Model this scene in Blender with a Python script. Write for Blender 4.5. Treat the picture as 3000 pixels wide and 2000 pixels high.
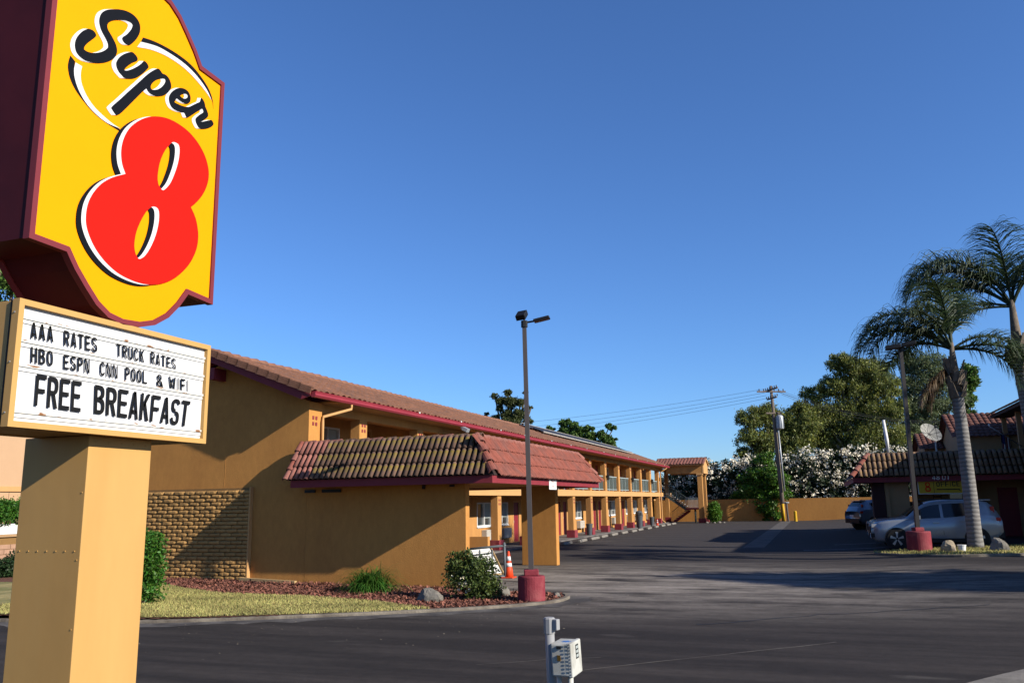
import bpy, math, random
import numpy as np
from mathutils import Vector, Matrix, Euler
for o in list(bpy.data.objects): bpy.data.objects.remove(o)
S = bpy.context.scene
COL = S.collection
RNG = random.Random(7)
# ------------------------------------------------------------------ camera
FPX, YAW, PITCH, ROLL, CAMZ = 2433.0, 0.34160014, 0.19134187, -0.01657818, 2.0   # FPX: focal length for a 3000 px wide frame
_f = Vector((-math.sin(YAW)*math.cos(PITCH), math.cos(YAW)*math.cos(PITCH), math.sin(PITCH)))
_r = Vector((math.cos(YAW), math.sin(YAW), 0)); _u = _r.cross(_f)
CR = math.cos(ROLL)*_r + math.sin(ROLL)*_u
CU = -math.sin(ROLL)*_r + math.cos(ROLL)*_u
CC = Vector((0, 0, CAMZ))
cam = bpy.data.cameras.new('camera'); cam.sensor_width = 36; cam.lens = 36*FPX/3000; cam.clip_end = 3000; cam.clip_start = .05
camo = bpy.data.objects.new('camera', cam); COL.objects.link(camo)
camo.matrix_world = Matrix(((CR.x, CU.x, -_f.x, 0), (CR.y, CU.y, -_f.y, 0), (CR.z, CU.z, -_f.z, CAMZ), (0, 0, 0, 1)))
S.camera = camo
# ------------------------------------------------------------------ sky, sun, exposure
SUN = Vector((1.0, -0.21, 0.51)).normalized()          # direction towards the sun
EL = math.asin(SUN.z); AZ = math.atan2(SUN.x, SUN.y)     # AZ clockwise from +Y
W = bpy.data.worlds.new('World'); S.world = W; W.use_nodes = True
nt = W.node_tree; nt.nodes.clear()
sk = nt.nodes.new('ShaderNodeTexSky'); sk.sky_type = 'NISHITA'; sk.sun_disc = False
sk.sun_elevation = EL; sk.sun_rotation = AZ; sk.altitude = 0; sk.air_density = 0.95; sk.dust_density = 0.35; sk.ozone_density = 10.0
bg = nt.nodes.new('ShaderNodeBackground'); bg.inputs[1].default_value = 0.078
wo = nt.nodes.new('ShaderNodeOutputWorld')
hsv = nt.nodes.new('ShaderNodeHueSaturation'); hsv.inputs['Hue'].default_value = .5025; hsv.inputs['Saturation'].default_value = 1.0; hsv.inputs['Value'].default_value = 1.23
nt.links.new(sk.outputs[0], hsv.inputs['Color']); nt.links.new(hsv.outputs[0], bg.inputs[0]); nt.links.new(bg.outputs[0], wo.inputs[0])
sl = bpy.data.lights.new('sun', 'SUN'); sl.energy = 5.0; sl.angle = math.radians(.53); sl.color = (1.0, .93, .82)
slo = bpy.data.objects.new('sun', sl); COL.objects.link(slo); slo.location = (30, -10, 40)
slo.rotation_euler = SUN.to_track_quat('Z', 'Y').to_euler()
S.render.engine = 'CYCLES'
S.view_settings.view_transform = 'Standard'; S.view_settings.look = 'None'; S.view_settings.exposure = 0.88; S.view_settings.gamma = 1.0
S.view_settings.use_curve_mapping = False
# ------------------------------------------------------------------ photo pixel -> place
def ray(x, y): return (x-1500)/FPX*CR - (y-1000)/FPX*CU + _f
def gp(x, y, z=0.0): d = ray(x, y); return CC + d*((z-CAMZ)/d.z)
def onX(x, y, X): d = ray(x, y); return CC + d*(X/d.x)
def onY(x, y, Y): d = ray(x, y); return CC + d*(Y/d.y)
def sstep(a, b, x):
    t = max(0, min(1, (x-a)/(b-a))); return t*t*(3-2*t)
def zg(x, y): return 0.2*sstep(-1, 5, x)*sstep(14, 22, y)        # the lot rises a little towards the office
def gz(x, y):                                                     # pixel -> point on the sloping lot
    z = 0
    for _ in range(12):
        p = gp(x, y, z); z = .5*z + .5*zg(p.x, p.y)
    p = gp(x, y, z); p.z = zg(p.x, p.y); return p
# ------------------------------------------------------------------ materials
def mat(name, col, rough=.7, var=.12, scale=3.0, bump=0.0, bscale=40.0, col2=None, c2scale=.6, c2lo=.45, c2hi=.62, metal=0.0, objvar=0.0, spec=.25, stretch=None, transl=0.0, attr=None, huev=0.0):
    k_ = .85 if transl else .70; col = tuple(c*k_ for c in col); col2 = tuple(c*k_ for c in col2) if col2 else None
    m = bpy.data.materials.new(name); m.use_nodes = True
    n = m.node_tree; N = n.nodes; L = n.links; N.clear()
    out = N.new('ShaderNodeOutputMaterial'); b = N.new('ShaderNodeBsdfPrincipled')
    b.inputs['Roughness'].default_value = rough; b.inputs['Metallic'].default_value = metal
    b.inputs['Specular IOR Level'].default_value = spec
    tc = N.new('ShaderNodeTexCoord'); vec = tc.outputs['Object']
    if stretch:
        mp = N.new('ShaderNodeMapping'); mp.inputs['Scale'].default_value = stretch; L.new(vec, mp.inputs[0]); vec = mp.outputs[0]
    rgb = N.new('ShaderNodeRGB'); rgb.outputs[0].default_value = (*col, 1); cur = rgb.outputs[0]
    if col2:
        nz = N.new('ShaderNodeTexNoise'); nz.inputs['Scale'].default_value = c2scale; nz.inputs['Detail'].default_value = 5; L.new(vec, nz.inputs['Vector'])
        mr = N.new('ShaderNodeMapRange'); mr.inputs[1].default_value = c2lo; mr.inputs[2].default_value = c2hi; L.new(nz.outputs[0], mr.inputs[0])
        mx = N.new('ShaderNodeMixRGB'); mx.inputs[2].default_value = (*col2, 1); L.new(mr.outputs[0], mx.inputs[0]); L.new(cur, mx.inputs[1]); cur = mx.outputs[0]
    val = None
    if var:
        nz = N.new('ShaderNodeTexNoise'); nz.inputs['Scale'].default_value = scale; nz.inputs['Detail'].default_value = 6; nz.inputs['Roughness'].default_value = .65; L.new(vec, nz.inputs['Vector'])
        mr = N.new('ShaderNodeMapRange'); mr.inputs[1].default_value = .25; mr.inputs[2].default_value = .75; mr.inputs[3].default_value = 1-var; mr.inputs[4].default_value = 1+var; L.new(nz.outputs[0], mr.inputs[0]); val = mr.outputs[0]
    if objvar or attr:
        if attr:
            oi = N.new('ShaderNodeAttribute'); oi.attribute_name = attr; src = oi.outputs['Fac']
        else:
            oi = N.new('ShaderNodeObjectInfo'); src = oi.outputs['Random']
        mr = N.new('ShaderNodeMapRange'); mr.inputs[3].default_value = 1-objvar; mr.inputs[4].default_value = 1+objvar; L.new(src, mr.inputs[0])
        if val:
            mm = N.new('ShaderNodeMath'); mm.operation = 'MULTIPLY'; L.new(val, mm.inputs[0]); L.new(mr.outputs[0], mm.inputs[1]); val = mm.outputs[0]
        else: val = mr.outputs[0]
        if huev:
            mh = N.new('ShaderNodeMapRange'); mh.inputs[3].default_value = .5-huev; mh.inputs[4].default_value = .5+huev
            wn = N.new('ShaderNodeTexWhiteNoise'); wn.noise_dimensions = '1D'; L.new(src, wn.inputs['W']); L.new(wn.outputs[0], mh.inputs[0])
            hh = N.new('ShaderNodeHueSaturation'); L.new(mh.outputs[0], hh.inputs['Hue']); L.new(cur, hh.inputs['Color']); cur = hh.outputs[0]
    if val:
        hs = N.new('ShaderNodeHueSaturation'); L.new(val, hs.inputs['Value']); L.new(cur, hs.inputs['Color']); cur = hs.outputs[0]
    L.new(cur, b.inputs['Base Color'])
    if bump:
        nb = N.new('ShaderNodeTexNoise'); nb.inputs['Scale'].default_value = bscale; nb.inputs['Detail'].default_value = 4; L.new(tc.outputs['Object'], nb.inputs['Vector'])
        bu = N.new('ShaderNodeBump'); bu.inputs['Strength'].default_value = bump; bu.inputs['Distance'].default_value = .02; L.new(nb.outputs[0], bu.inputs['Height']); L.new(bu.outputs[0], b.inputs['Normal'])
    fin = b.outputs[0]
    if transl:
        tr = N.new('ShaderNodeBsdfTranslucent'); L.new(cur, tr.inputs[0]); ms = N.new('ShaderNodeMixShader'); ms.inputs[0].default_value = transl
        L.new(fin, ms.inputs[1]); L.new(tr.outputs[0], ms.inputs[2]); fin = ms.outputs[0]
    L.new(fin, out.inputs[0]); m['b'] = b.name
    return m
M = {}
STU = (.53, .262, .078)
M['stucco'] = mat('stucco', STU, .92, .12, 4, .5, 40, col2=(.45, .22, .07), c2scale=.9, stretch=(1, 1, .4))
M['stucco_wall'] = mat('stucco_wall', (.54, .25, .063), .95, .12, 9, .35, 60, col2=(.475, .213, .054), c2scale=1.1, c2lo=.40, c2hi=.75, stretch=(1, 1, .5))
M['trim'] = mat('trim', (.58, .32, .125), .8, .05, 2, .15, 60)
M['brick'] = mat('brick', (.42, .235, .08), .95, .14, 9, .6, 30, objvar=.13)
M['mortar'] = mat('mortar', (.25, .14, .05), .95, .1, 10)
M['red'] = mat('red_paint', (.24, .030, .040), .6, .10, 4, .1, 30)
M['redbase'] = mat('red_base', (.23, .028, .04), .75, .18, 6, .4, 30, col2=(.26, .07, .07), c2scale=3, c2lo=.5, c2hi=.75)
M['gutter'] = mat('gutter_red', (.30, .035, .05), .5, .12, 2)
M['door'] = mat('door_red', (.23, .022, .032), .5, .08, 3)
M['tile'] = mat('clay_tile', (.245, .112, .066), .9, .34, 5, .4, 30, col2=(.18, .092, .062), c2scale=1.6, c2lo=.4, c2hi=.66)
M['tilered'] = mat('red_clay_tile', (.25, .074, .050), .9, .3, 5, .5, 30, col2=(.19, .072, .055), c2scale=2.2, c2lo=.42, c2hi=.66)
M['tilemoss'] = mat('mossy_tile', (.15, .088, .060), .9, .2, 14, .4, 40, objvar=.35, col2=(.17, .125, .012), c2scale=6, c2lo=.53, c2hi=.68)
M['tileold'] = mat('old_tile', (.26, .105, .08), .9, .2, 10, .4, 40, objvar=.22)
M['tileunder'] = mat('tile_underlay', (.035, .02, .017), .95, .1)
M['white'] = mat('white_paint', (.78, .78, .76), .5, .03, 5)
M['glass'] = mat('window_glass', (.03, .04, .045), .06, 0, spec=.8)
M['blind'] = mat('window_blind', (.38, .42, .40), .7, .05, 3)
M['ac'] = mat('ac_metal', (.50, .46, .40), .5, .05)
M['rail'] = mat('rail_paint', (.16, .20, .185), .5, .06)
M['raillight'] = mat('rail_light', (.38, .46, .46), .5, .06)
M['concrete'] = mat('concrete', (.20, .18, .155), .9, .4, 3, .4, 30)
M['concdark'] = mat('worn_concrete', (.17, .155, .145), .9, .28, 2.2, .4, 30, col2=(.10, .095, .09), c2scale=1.1)
M['pole'] = mat('pole_paint', (.085, .072, .068), .45, .1, 3)
M['poleshaded'] = mat('shaded_pole', (.03, .026, .025), .5, .1, 3)  # darker copy of the pole paint: shade on the right post put into colour
M['black'] = mat('black_metal', (.012, .012, .014), .5, 0)
M['asphalt'] = mat('asphalt', (.062, .057, .058), .88, .28, .55, .5, 90, col2=(.105, .096, .092), c2scale=.10, c2lo=.50, c2hi=.68, stretch=(.35, 1.3, 1))
M['soil'] = mat('soil', (.22, .17, .11), .95, .25, 1.2, .5, 20)
M['lawn'] = mat('dry_lawn', (.33, .27, .11), .95, .35, 3.5, .5, 30, col2=(.19, .18, .06), c2scale=1.3)
M['blade'] = mat('grass_blade', (.36, .325, .115), .8, 0, transl=.3, attr='var', objvar=.45, huev=.035)
M['mulch'] = mat('bark_mulch', (.14, .058, .036), .95, .4, 18, .8, 40)
M['chip'] = mat('bark_chip', (.21, .082, .055), .9, .2, 20, attr='var', objvar=.55)
M['rock'] = mat('granite', (.22, .20, .17), .9, .3, 5, .9, 14, col2=(.12, .11, .09), c2scale=3)
M['rocktan'] = mat('tan_granite', (.36, .29, .20), .9, .25, 5, .9, 12, col2=(.22, .18, .14), c2scale=3)
M['bark'] = mat('bark', (.13, .10, .075), .95, .3, 6, .8, 20)
M['barkpale'] = mat('pale_bark', (.36, .32, .27), .9, .25, 5, .5, 12)
M['wood'] = mat('weathered_wood', (.16, .125, .10), .9, .25, 4, .5, 25, stretch=(6, 6, .5))
M['woodtan'] = mat('tan_timber', (.48, .32, .15), .85, .15, 5, .3, 25)
M['steel'] = mat('galvanised_steel', (.42, .44, .45), .45, .1, 4, metal=.3)
def leafmat(n, c, v=.45, tr=.28, h=.03): M[n] = mat(n, c, .55, 0, transl=tr, attr='var', objvar=v, huev=h, spec=.3)
leafmat('leaf_euc', (.13, .155, .042), .55, .38); leafmat('leaf_euc2', (.12, .155, .068), .5, .38); leafmat('leaf_eucy', (.21, .225, .04), .5, .38)
leafmat('leaf_pine', (.07, .085, .022), .5); leafmat('leaf_green', (.075, .14, .025)); leafmat('leaf_bright', (.075, .17, .012))
leafmat('leaf_ole', (.022, .040, .014)); leafmat('flower', (.92, .84, .66), .12, .3, .01); leafmat('leaf_hedge', (.045, .13, .012))
leafmat('leaf_rose', (.075, .105, .022)); leafmat('leaf_agap', (.05, .13, .015)); leafmat('leaf_dead', (.14, .085, .035)); leafmat('leaf_dark', (.018, .040, .010))
leafmat('palm_leaf', (.042, .066, .024), .4, .25); leafmat('rose_bloom', (.75, .68, .50), .1, .2)
# ------------------------------------------------------------------ mesh collecting
class MB:
    def __init__(s): s.v = []; s.f = []
    def add(s, vs, fs):
        b = len(s.v); s.v += [tuple(p) for p in vs]; s.f += [tuple(i+b for i in q) for q in fs]; return s
    def box(s, x0, x1, y0, y1, z0, z1):
        return s.add([(x0,y0,z0),(x1,y0,z0),(x1,y1,z0),(x0,y1,z0),(x0,y0,z1),(x1,y0,z1),(x1,y1,z1),(x0,y1,z1)],
                     [(0,3,2,1),(4,5,6,7),(0,1,5,4),(1,2,6,5),(2,3,7,6),(3,0,4,7)])
    def obox(s, c, ax, ay, az):
        c, ax, ay, az = Vector(c), Vector(ax), Vector(ay), Vector(az)
        vs = [c+i*ax+j*ay+k*az for k in (-1, 1) for (i, j) in ((-1,-1),(1,-1),(1,1),(-1,1))]
        return s.add(vs, [(0,3,2,1),(4,5,6,7),(0,1,5,4),(1,2,6,5),(2,3,7,6),(3,0,4,7)])
    def prism(s, pts, off):
        n = len(pts); off = Vector(off); pts = [Vector(p) for p in pts]
        return s.add(pts+[p+off for p in pts], [tuple(range(n)), tuple(range(2*n-1, n-1, -1))]+[(i, i+n, (i+1) % n+n, (i+1) % n) for i in range(n)])
    def tube(s, pts, rad, n=8, cap=True, ph=0.0):
        pts = [Vector(p) for p in pts]
        if not hasattr(rad, '__len__'): rad = [rad]*len(pts)
        rings = []; prev = None
        for i, p in enumerate(pts):
            d = (pts[min(i+1, len(pts)-1)]-pts[max(i-1, 0)]).normalized()
            if prev is None:
                a = d.cross(Vector((0, 0, 1)));  a = Vector((1, 0, 0)) if a.length < .05 else a.normalized()
            else:
                a = (prev-d*prev.dot(d)); a = a.normalized() if a.length > 1e-6 else prev
            prev = a; b = d.cross(a)
            rings.append([p+rad[i]*(math.cos(ph+2*math.pi*k/n)*a+math.sin(ph+2*math.pi*k/n)*b) for k in range(n)])
        fs = []
        for i in range(len(rings)-1):
            for k in range(n): fs.append((i*n+k, i*n+(k+1) % n, (i+1)*n+(k+1) % n, (i+1)*n+k))
        if cap: fs += [tuple(range(n-1, -1, -1)), tuple((len(rings)-1)*n+k for k in range(n))]
        return s.add([q for r in rings for q in r], fs)
    def lathe(s, c, prof, n=24):
        c = Vector(c); vs = []; fs = []
        for r, z in prof:
            for k in range(n): vs.append(c+Vector((r*math.cos(2*math.pi*k/n), r*math.sin(2*math.pi*k/n), z)))
        for i in range(len(prof)-1):
            for k in range(n): fs.append((i*n+k, i*n+(k+1) % n, (i+1)*n+(k+1) % n, (i+1)*n+k))
        fs += [tuple(range(n-1, -1, -1)), tuple((len(prof)-1)*n+k for k in range(n))]
        return s.add(vs, fs)
    def mesh(s, name, org=(0, 0, 0)):
        me = bpy.data.meshes.new(name); o = Vector(org)
        me.from_pydata([(x-o.x, y-o.y, z-o.z) for x, y, z in s.v], [], s.f); me.update(); return me
ORG = {}
def link(name, data, parent, org, m=None, smooth=False, bevel=0.0):
    o = bpy.data.objects.new(name, data); COL.objects.link(o)
    if parent: o.parent = parent
    else: o.location = org
    ORG[o.name] = Vector(org)
    if m is not None and data is not None: data.materials.append(m)
    if smooth:
        data.polygons.foreach_set('use_smooth', [True]*len(data.polygons))
    if bevel:
        md = o.modifiers.new('bevel', 'BEVEL'); md.width = bevel; md.segments = 2; md.limit_method = 'ANGLE'
    return o
def tag(o, label=None, cat=None, group=None, kind=None):
    if label: o['label'] = label
    if cat: o['category'] = cat
    if group: o['group'] = group
    if kind: o['kind'] = kind
    return o
def thing(name, label, cat, loc, group=None):
    o = link(name, None, None, loc); o.empty_display_size = .2
    return tag(o, label, cat, group)
def part(parent, name, mb, m, smooth=False, bevel=0.0, kind=None, label=None):
    org = ORG[parent.name] if parent else Vector((0, 0, 0))
    o = link(name, mb.mesh(name, org), parent, org, m, smooth, bevel)
    if kind: o['kind'] = kind
    if label: o['label'] = label
    return o
def struct(name, mb, m, smooth=False):
    return tag(part(None, name, mb, m, smooth), kind='structure')
def piece(parent, name, me, mtx):                       # an alike piece that shares its mesh
    o = bpy.data.objects.new(name, me); COL.objects.link(o); o.parent = parent
    mtx = mtx.copy(); mtx.translation -= ORG[parent.name]; o.matrix_basis = mtx; ORG[o.name] = ORG[parent.name]
    return o
def axes(p, x, y, z):
    x, y, z = Vector(x).normalized(), Vector(y).normalized(), Vector(z).normalized()
    return Matrix(((x.x, y.x, z.x, p[0]), (x.y, y.y, z.y, p[1]), (x.z, y.z, z.z, p[2]), (0, 0, 0, 1)))
def one(name, label, cat, mb, m, base, group=None, smooth=False, bevel=0.0):     # a thing that is one mesh
    o = link(name, mb.mesh(name, base), None, base, m, smooth, bevel); return tag(o, label, cat, group)
# ------------------------------------------------------------------ flat shapes with holes on a plane X = const
def spline(pts, sub=5, sharp=()):
    n = len(pts); out = []
    for i in range(n):
        p0, p1, p2, p3 = pts[i-1], pts[i], pts[(i+1) % n], pts[(i+2) % n]
        if i in sharp: p0 = p1
        if (i+1) % n in sharp: p3 = p2
        for k in range(sub):
            t = k/sub
            out.append(tuple(.5*((2*p1[j])+(-p0[j]+p2[j])*t+(2*p0[j]-5*p1[j]+4*p2[j]-p3[j])*t*t+(-p0[j]+3*p1[j]-3*p2[j]+p3[j])*t**3) for j in (0, 1)))
    return out
def filled(polys, X, depth):                             # polys in (Y,Z); returns MB of a plate whose front lies at X
    cu = bpy.data.curves.new('t', 'CURVE'); cu.dimensions = '2D'; cu.fill_mode = 'BOTH'; cu.extrude = depth/2
    for pl in polys:
        sp = cu.splines.new('POLY'); sp.points.add(len(pl)-1); sp.use_cyclic_u = True
        for q, (a, b) in zip(sp.points, pl): q.co = (a, b, 0, 1)
    ob = bpy.data.objects.new('t', cu); COL.objects.link(ob)
    me = bpy.data.meshes.new_from_object(ob)
    mb = MB(); mb.v = [(X-depth/2+v.co.z, v.co.x, v.co.y) for v in me.vertices]; mb.f = [tuple(p.vertices) for p in me.polygons]
    bpy.data.objects.remove(ob); bpy.data.curves.remove(cu); bpy.data.meshes.remove(me)
    return mb
# ------------------------------------------------------------------ leaves
def leafmesh(name, parent, m, C, size, aspect=.45, droop=0.0, seed=1, kind=None, normal_up=.0):
    r = np.random.default_rng(seed); n = len(C); C = np.asarray(C, float)
    d = r.normal(size=(n, 3)); d[:, 2] -= droop; d /= np.linalg.norm(d, axis=1, keepdims=True)
    w = r.normal(size=(n, 3)); w -= (w*d).sum(1, keepdims=True)*d; w /= np.linalg.norm(w, axis=1, keepdims=True)
    s = (size*(.6+.8*r.random(n)))[:, None]
    V = np.empty((n, 4, 3)); V[:, 0] = C-d*s*.5; V[:, 1] = C+w*s*aspect*.5; V[:, 2] = C+d*s*.5; V[:, 3] = C-w*s*aspect*.5
    org = ORG[parent.name]; V -= np.array(org)
    return rawquads(name, parent, m, V, r.random(n), kind)
def rawquads(name, parent, m, V, var, kind=None, k=4):
    n = len(V); me = bpy.data.meshes.new(name)
    me.vertices.add(n*k); me.vertices.foreach_set('co', V.reshape(-1).astype(np.float32))
    me.loops.add(n*k); me.loops.foreach_set('vertex_index', np.arange(n*k, dtype=np.int32))
    me.polygons.add(n); me.polygons.foreach_set('loop_start', np.arange(0, n*k, k, dtype=np.int32)); me.polygons.foreach_set('loop_total', np.full(n, k, dtype=np.int32))
    me.update(calc_edges=True)
    at = me.attributes.new('var', 'FLOAT', 'POINT'); at.data.foreach_set('value', np.repeat(var, k).astype(np.float32))
    o = link(name, me, parent, ORG[parent.name] if parent else Vector((0, 0, 0)), m)
    if kind: o['kind'] = kind
    return o
def crownpts(blobs, n, seed, per=35, spread=.16, shell=.45, squash=.8):
    r = np.random.default_rng(seed); B = np.array([(*c, q) for c, q in blobs], float)
    w = B[:, 3]**2.2; w /= w.sum(); k = max(1, n//per)
    bi = r.choice(len(B), k, p=w); d = r.normal(size=(k, 3)); d /= np.linalg.norm(d, axis=1, keepdims=True)
    cc = B[bi, :3]+d*(r.random((k, 1))**shell)*B[bi, 3:4]*np.array([1, 1, squash])
    ii = r.integers(0, k, n)
    return cc[ii]+r.normal(size=(n, 3))*(B[bi[ii], 3:4]*spread)*np.array([1, 1, .8])
# ================================================================== SETTING
def sheet(name, x0, x1, y0, y1, step, m, zf, smooth=True):
    nx, ny = int((x1-x0)/step)+1, int((y1-y0)/step)+1; mb = MB()
    mb.v = [(x0+i*step, y0+j*step, zf(x0+i*step, y0+j*step)) for j in range(ny) for i in range(nx)]
    mb.f = [(j*nx+i, j*nx+i+1, (j+1)*nx+i+1, (j+1)*nx+i) for j in range(ny-1) for i in range(nx-1)]
    return struct(name, mb, m, smooth)
mb = MB(); mb.add([(-900, -300, -.06), (900, -300, -.06), (900, 1500, -.06), (-900, 1500, -.06)], [(0, 1, 2, 3)]); struct('ground', mb, M['soil'])
def asphalt_material():
    m = bpy.data.materials.new('parking_asphalt'); m.use_nodes = True; n = m.node_tree; N = n.nodes; L = n.links; b = N['Principled BSDF']
    tc = N.new('ShaderNodeTexCoord'); ob = tc.outputs['Object']
    def mapped(sc): q = N.new('ShaderNodeMapping'); q.inputs['Scale'].default_value = sc; L.new(ob, q.inputs[0]); return q.outputs[0]
    def noise(v, s, d=5, ro=.6): q = N.new('ShaderNodeTexNoise'); q.inputs['Scale'].default_value = s; q.inputs['Detail'].default_value = d; q.inputs['Roughness'].default_value = ro; L.new(v, q.inputs['Vector']); return q.outputs[0]
    def rng(v, a, b_, c=0, d=1): q = N.new('ShaderNodeMapRange'); q.inputs[1].default_value = a; q.inputs[2].default_value = b_; q.inputs[3].default_value = c; q.inputs[4].default_value = d; L.new(v, q.inputs[0]); return q.outputs[0]
    def mix(f, a, c2):
        q = N.new('ShaderNodeMixRGB'); L.new(f, q.inputs[0]); L.new(a, q.inputs[1]) if not isinstance(a, tuple) else setattr(q.inputs[1], 'default_value', (*a, 1)); q.inputs[2].default_value = (*c2, 1); return q.outputs[0]
    def mul(a, c): q = N.new('ShaderNodeMath'); q.operation = 'MULTIPLY'; L.new(a, q.inputs[0]); L.new(c, q.inputs[1]) if not isinstance(c, (int, float)) else setattr(q.inputs[1], 'default_value', c); return q.outputs[0]
    streak = rng(noise(mapped((.16, 1.5, 1)), 1.0, 6, .7), .42, .72)
    c = mix(streak, (.020, .0172, .0165), (.042, .0355, .0325))
    # pale worn patch where cars turn under the carport
    sub = N.new('ShaderNodeVectorMath'); sub.operation = 'DISTANCE'; L.new(mapped((.55, 1, 0)), sub.inputs[0]); sub.inputs[1].default_value = (-5.8*.55, 21.5, 0)
    pm = mul(rng(sub.outputs['Value'], 2.0, 8.0, 1, 0), rng(noise(mapped((.4, 1.5, 1)), .9, 8, .75), .36, .58))
    c = mix(pm, c, (.20, .175, .152))
    # older greyer surface towards the back of the lot
    sp = N.new('ShaderNodeSeparateXYZ'); L.new(ob, sp.inputs[0])
    c = mix(mul(rng(sp.outputs['Y'], 27, 36), .55), c, (.052, .0455, .0435))
    spk = rng(noise(ob, 26, 3, .8), .66, .74)
    c = mix(mul(spk, .35), c, (.21, .19, .17))
    patch = rng(noise(mapped((.25, .8, 1)), .9, 6, .6), .64, .74)
    c = mix(mul(patch, .5), c, (.125, .112, .10))
    fine = mul(rng(noise(ob, 70, 3, .7), .3, .7, .78, 1.22), rng(noise(ob, 5, 6, .8), .3, .7, .80, 1.22))
    hs = N.new('ShaderNodeHueSaturation'); L.new(fine, hs.inputs['Value']); L.new(c, hs.inputs['Color']); L.new(hs.outputs[0], b.inputs['Base Color'])
    b.inputs['Roughness'].default_value = .92; b.inputs['Specular IOR Level'].default_value = .12
    bu = N.new('ShaderNodeBump'); bu.inputs['Strength'].default_value = .5; bu.inputs['Distance'].default_value = .01; L.new(noise(ob, 120, 2, .6), bu.inputs['Height']); L.new(bu.outputs[0], b.inputs['Normal'])
    return m
M['lot'] = asphalt_material()
sheet('parking_lot', -60, 60, -20, 100, 1.0, M['lot'], zg)
# concrete valley gutter down the middle of the lot, raised 4 mm
mb = MB(); n = 40
for i in range(n+1):
    y = 36.5+i*(79.3-36.5)/n; mb.v += [(-3.0, y, zg(-3, y)+.006), (-2.15, y, zg(-2.15, y)+.006)]
mb.f = [(2*i, 2*i+1, 2*i+3, 2*i+2) for i in range(n)]
M['drain'] = mat('drain_concrete', (.115, .102, .093), .9, .3, 2.2, .4, 30, col2=(.075, .068, .064), c2scale=1.1)
struct('drain_strip', mb, M['drain'])
# walkway in front of the rooms
mb = MB(); mb.box(-14.35, -12.35, 19.1, 79, -.05, .055); struct('walkway', mb, M['concdark'])
# ------------------------------------------------------------------ planted island left
kerb_px = [(-260, 1838), (0, 1822), (150, 1827), (450, 1826), (720, 1817), (1000, 1806), (1220, 1796), (1400, 1786), (1540, 1776), (1630, 1766), (1668, 1754), (1662, 1745), (1625, 1740), (1540, 1737), (1470, 1736), (1400, 1733)]
KP = [gp(x, y) for x, y in kerb_px]
def smooth_open(P, sub=4):
    out = []
    for i in range(len(P)-1):
        p0, p1, p2, p3 = P[max(i-1, 0)], P[i], P[i+1], P[min(i+2, len(P)-1)]
        for k in range(sub):
            t = k/sub; out.append(.5*((2*p1)+(-p0+p2)*t+(2*p0-5*p1+4*p2-p3)*t*t+(-p0+3*p1-3*p2+p3)*t**3))
    return out+[P[-1]]
KS = smooth_open(KP)
def strip(P, prof):                                     # sweep (offset to the left of travel, z) profile along P
    mb = MB(); n = len(prof)
    for i, p in enumerate(P):
        d = (P[min(i+1, len(P)-1)]-P[max(i-1, 0)]); d.z = 0; d.normalize(); nn = Vector((-d.y, d.x, 0))
        for o, z in prof: mb.v.append((p.x+nn.x*o, p.y+nn.y*o, z+zg(p.x, p.y)))
    mb.f = [(i*n+k, (i+1)*n+k, (i+1)*n+k+1, i*n+k+1) for i in range(len(P)-1) for k in range(n-1)]
    return mb
M['kerbm'] = mat('old_kerb', (.20, .172, .135), .95, .45, 4, .5, 25, col2=(.12, .10, .08), c2scale=1.8)
struct('kerb', strip(KS, [(-.005, -.02), (0, .04), (.015, .058), (.10, .062), (.12, .02)]), M['kerbm'], False)
gpn = strip(KS[:44], [(-.46, .004), (-.3, .006), (.01, .009)]); rg = random.Random(17)
for i in range(0, len(gpn.v), 3):
    (x, y, z), (x1, y1, z1) = gpn.v[i], gpn.v[i+2]; k = rg.uniform(-.25, .35); gpn.v[i] = (x+(x1-x)*k, y+(y1-y)*k, z)
M['gutterm'] = mat('worn_gutter', (.115, .104, .096), .95, .35, 3, .4, 30, col2=(.055, .049, .047), c2scale=1.6, c2lo=.42, c2hi=.6)
struct('gutter_pan', gpn, M['gutterm'])
def zi(x, y): return .045 + .012*max(0, -8-x)
def inside(p, poly):
    c = False; j = len(poly)-1
    for i in range(len(poly)):
        a, b = poly[i], poly[j]
        if (a[1] > p[1]) != (b[1] > p[1]) and p[0] < (b[0]-a[0])*(p[1]-a[1])/(b[1]-a[1])+a[0]: c = not c
        j = i
    return c
isl = [(p.x, p.y) for p in KS]+[(-8.0, 18.75), (-19, 18.75), (-24, 18.75), (-27, 14)]
def bed(name, poly, step, m, zf, smooth=True):
    P_ = np.array(poly); lo, hi = P_.min(0), P_.max(0); mb = MB(); idx = {}
    def vid(i, j):
        if (i, j) not in idx: x, y = lo[0]+i*step, lo[1]+j*step; idx[(i, j)] = len(mb.v); mb.v.append((x, y, zf(x, y)))
        return idx[(i, j)]
    for i in range(int((hi[0]-lo[0])/step)+1):
        for j in range(int((hi[1]-lo[1])/step)+1):
            if inside((lo[0]+(i+.5)*step, lo[1]+(j+.5)*step), poly): mb.f.append((vid(i, j), vid(i+1, j), vid(i+1, j+1), vid(i, j+1)))
    return struct(name, mb, m, smooth)
def off_in(P, d):
    out = []
    for i, p in enumerate(P):
        e = (P[min(i+1, len(P)-1)]-P[max(i-1, 0)]); e.normalize(); out.append((p.x-e.y*d, p.y+e.x*d))
    return out
bed('planter_bed', off_in(KS, .075)+[(-8.0, 18.75), (-19, 18.75), (-24, 18.75), (-27, 14)], .08, M['mulch'], zi)
lawn_px = [(-250, 1720), (200, 1712), (450, 1711), (540, 1727), (640, 1738), (800, 1742), (900, 1744), (1000, 1749), (1110, 1756), (1190, 1766), (1240, 1772)]
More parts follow.
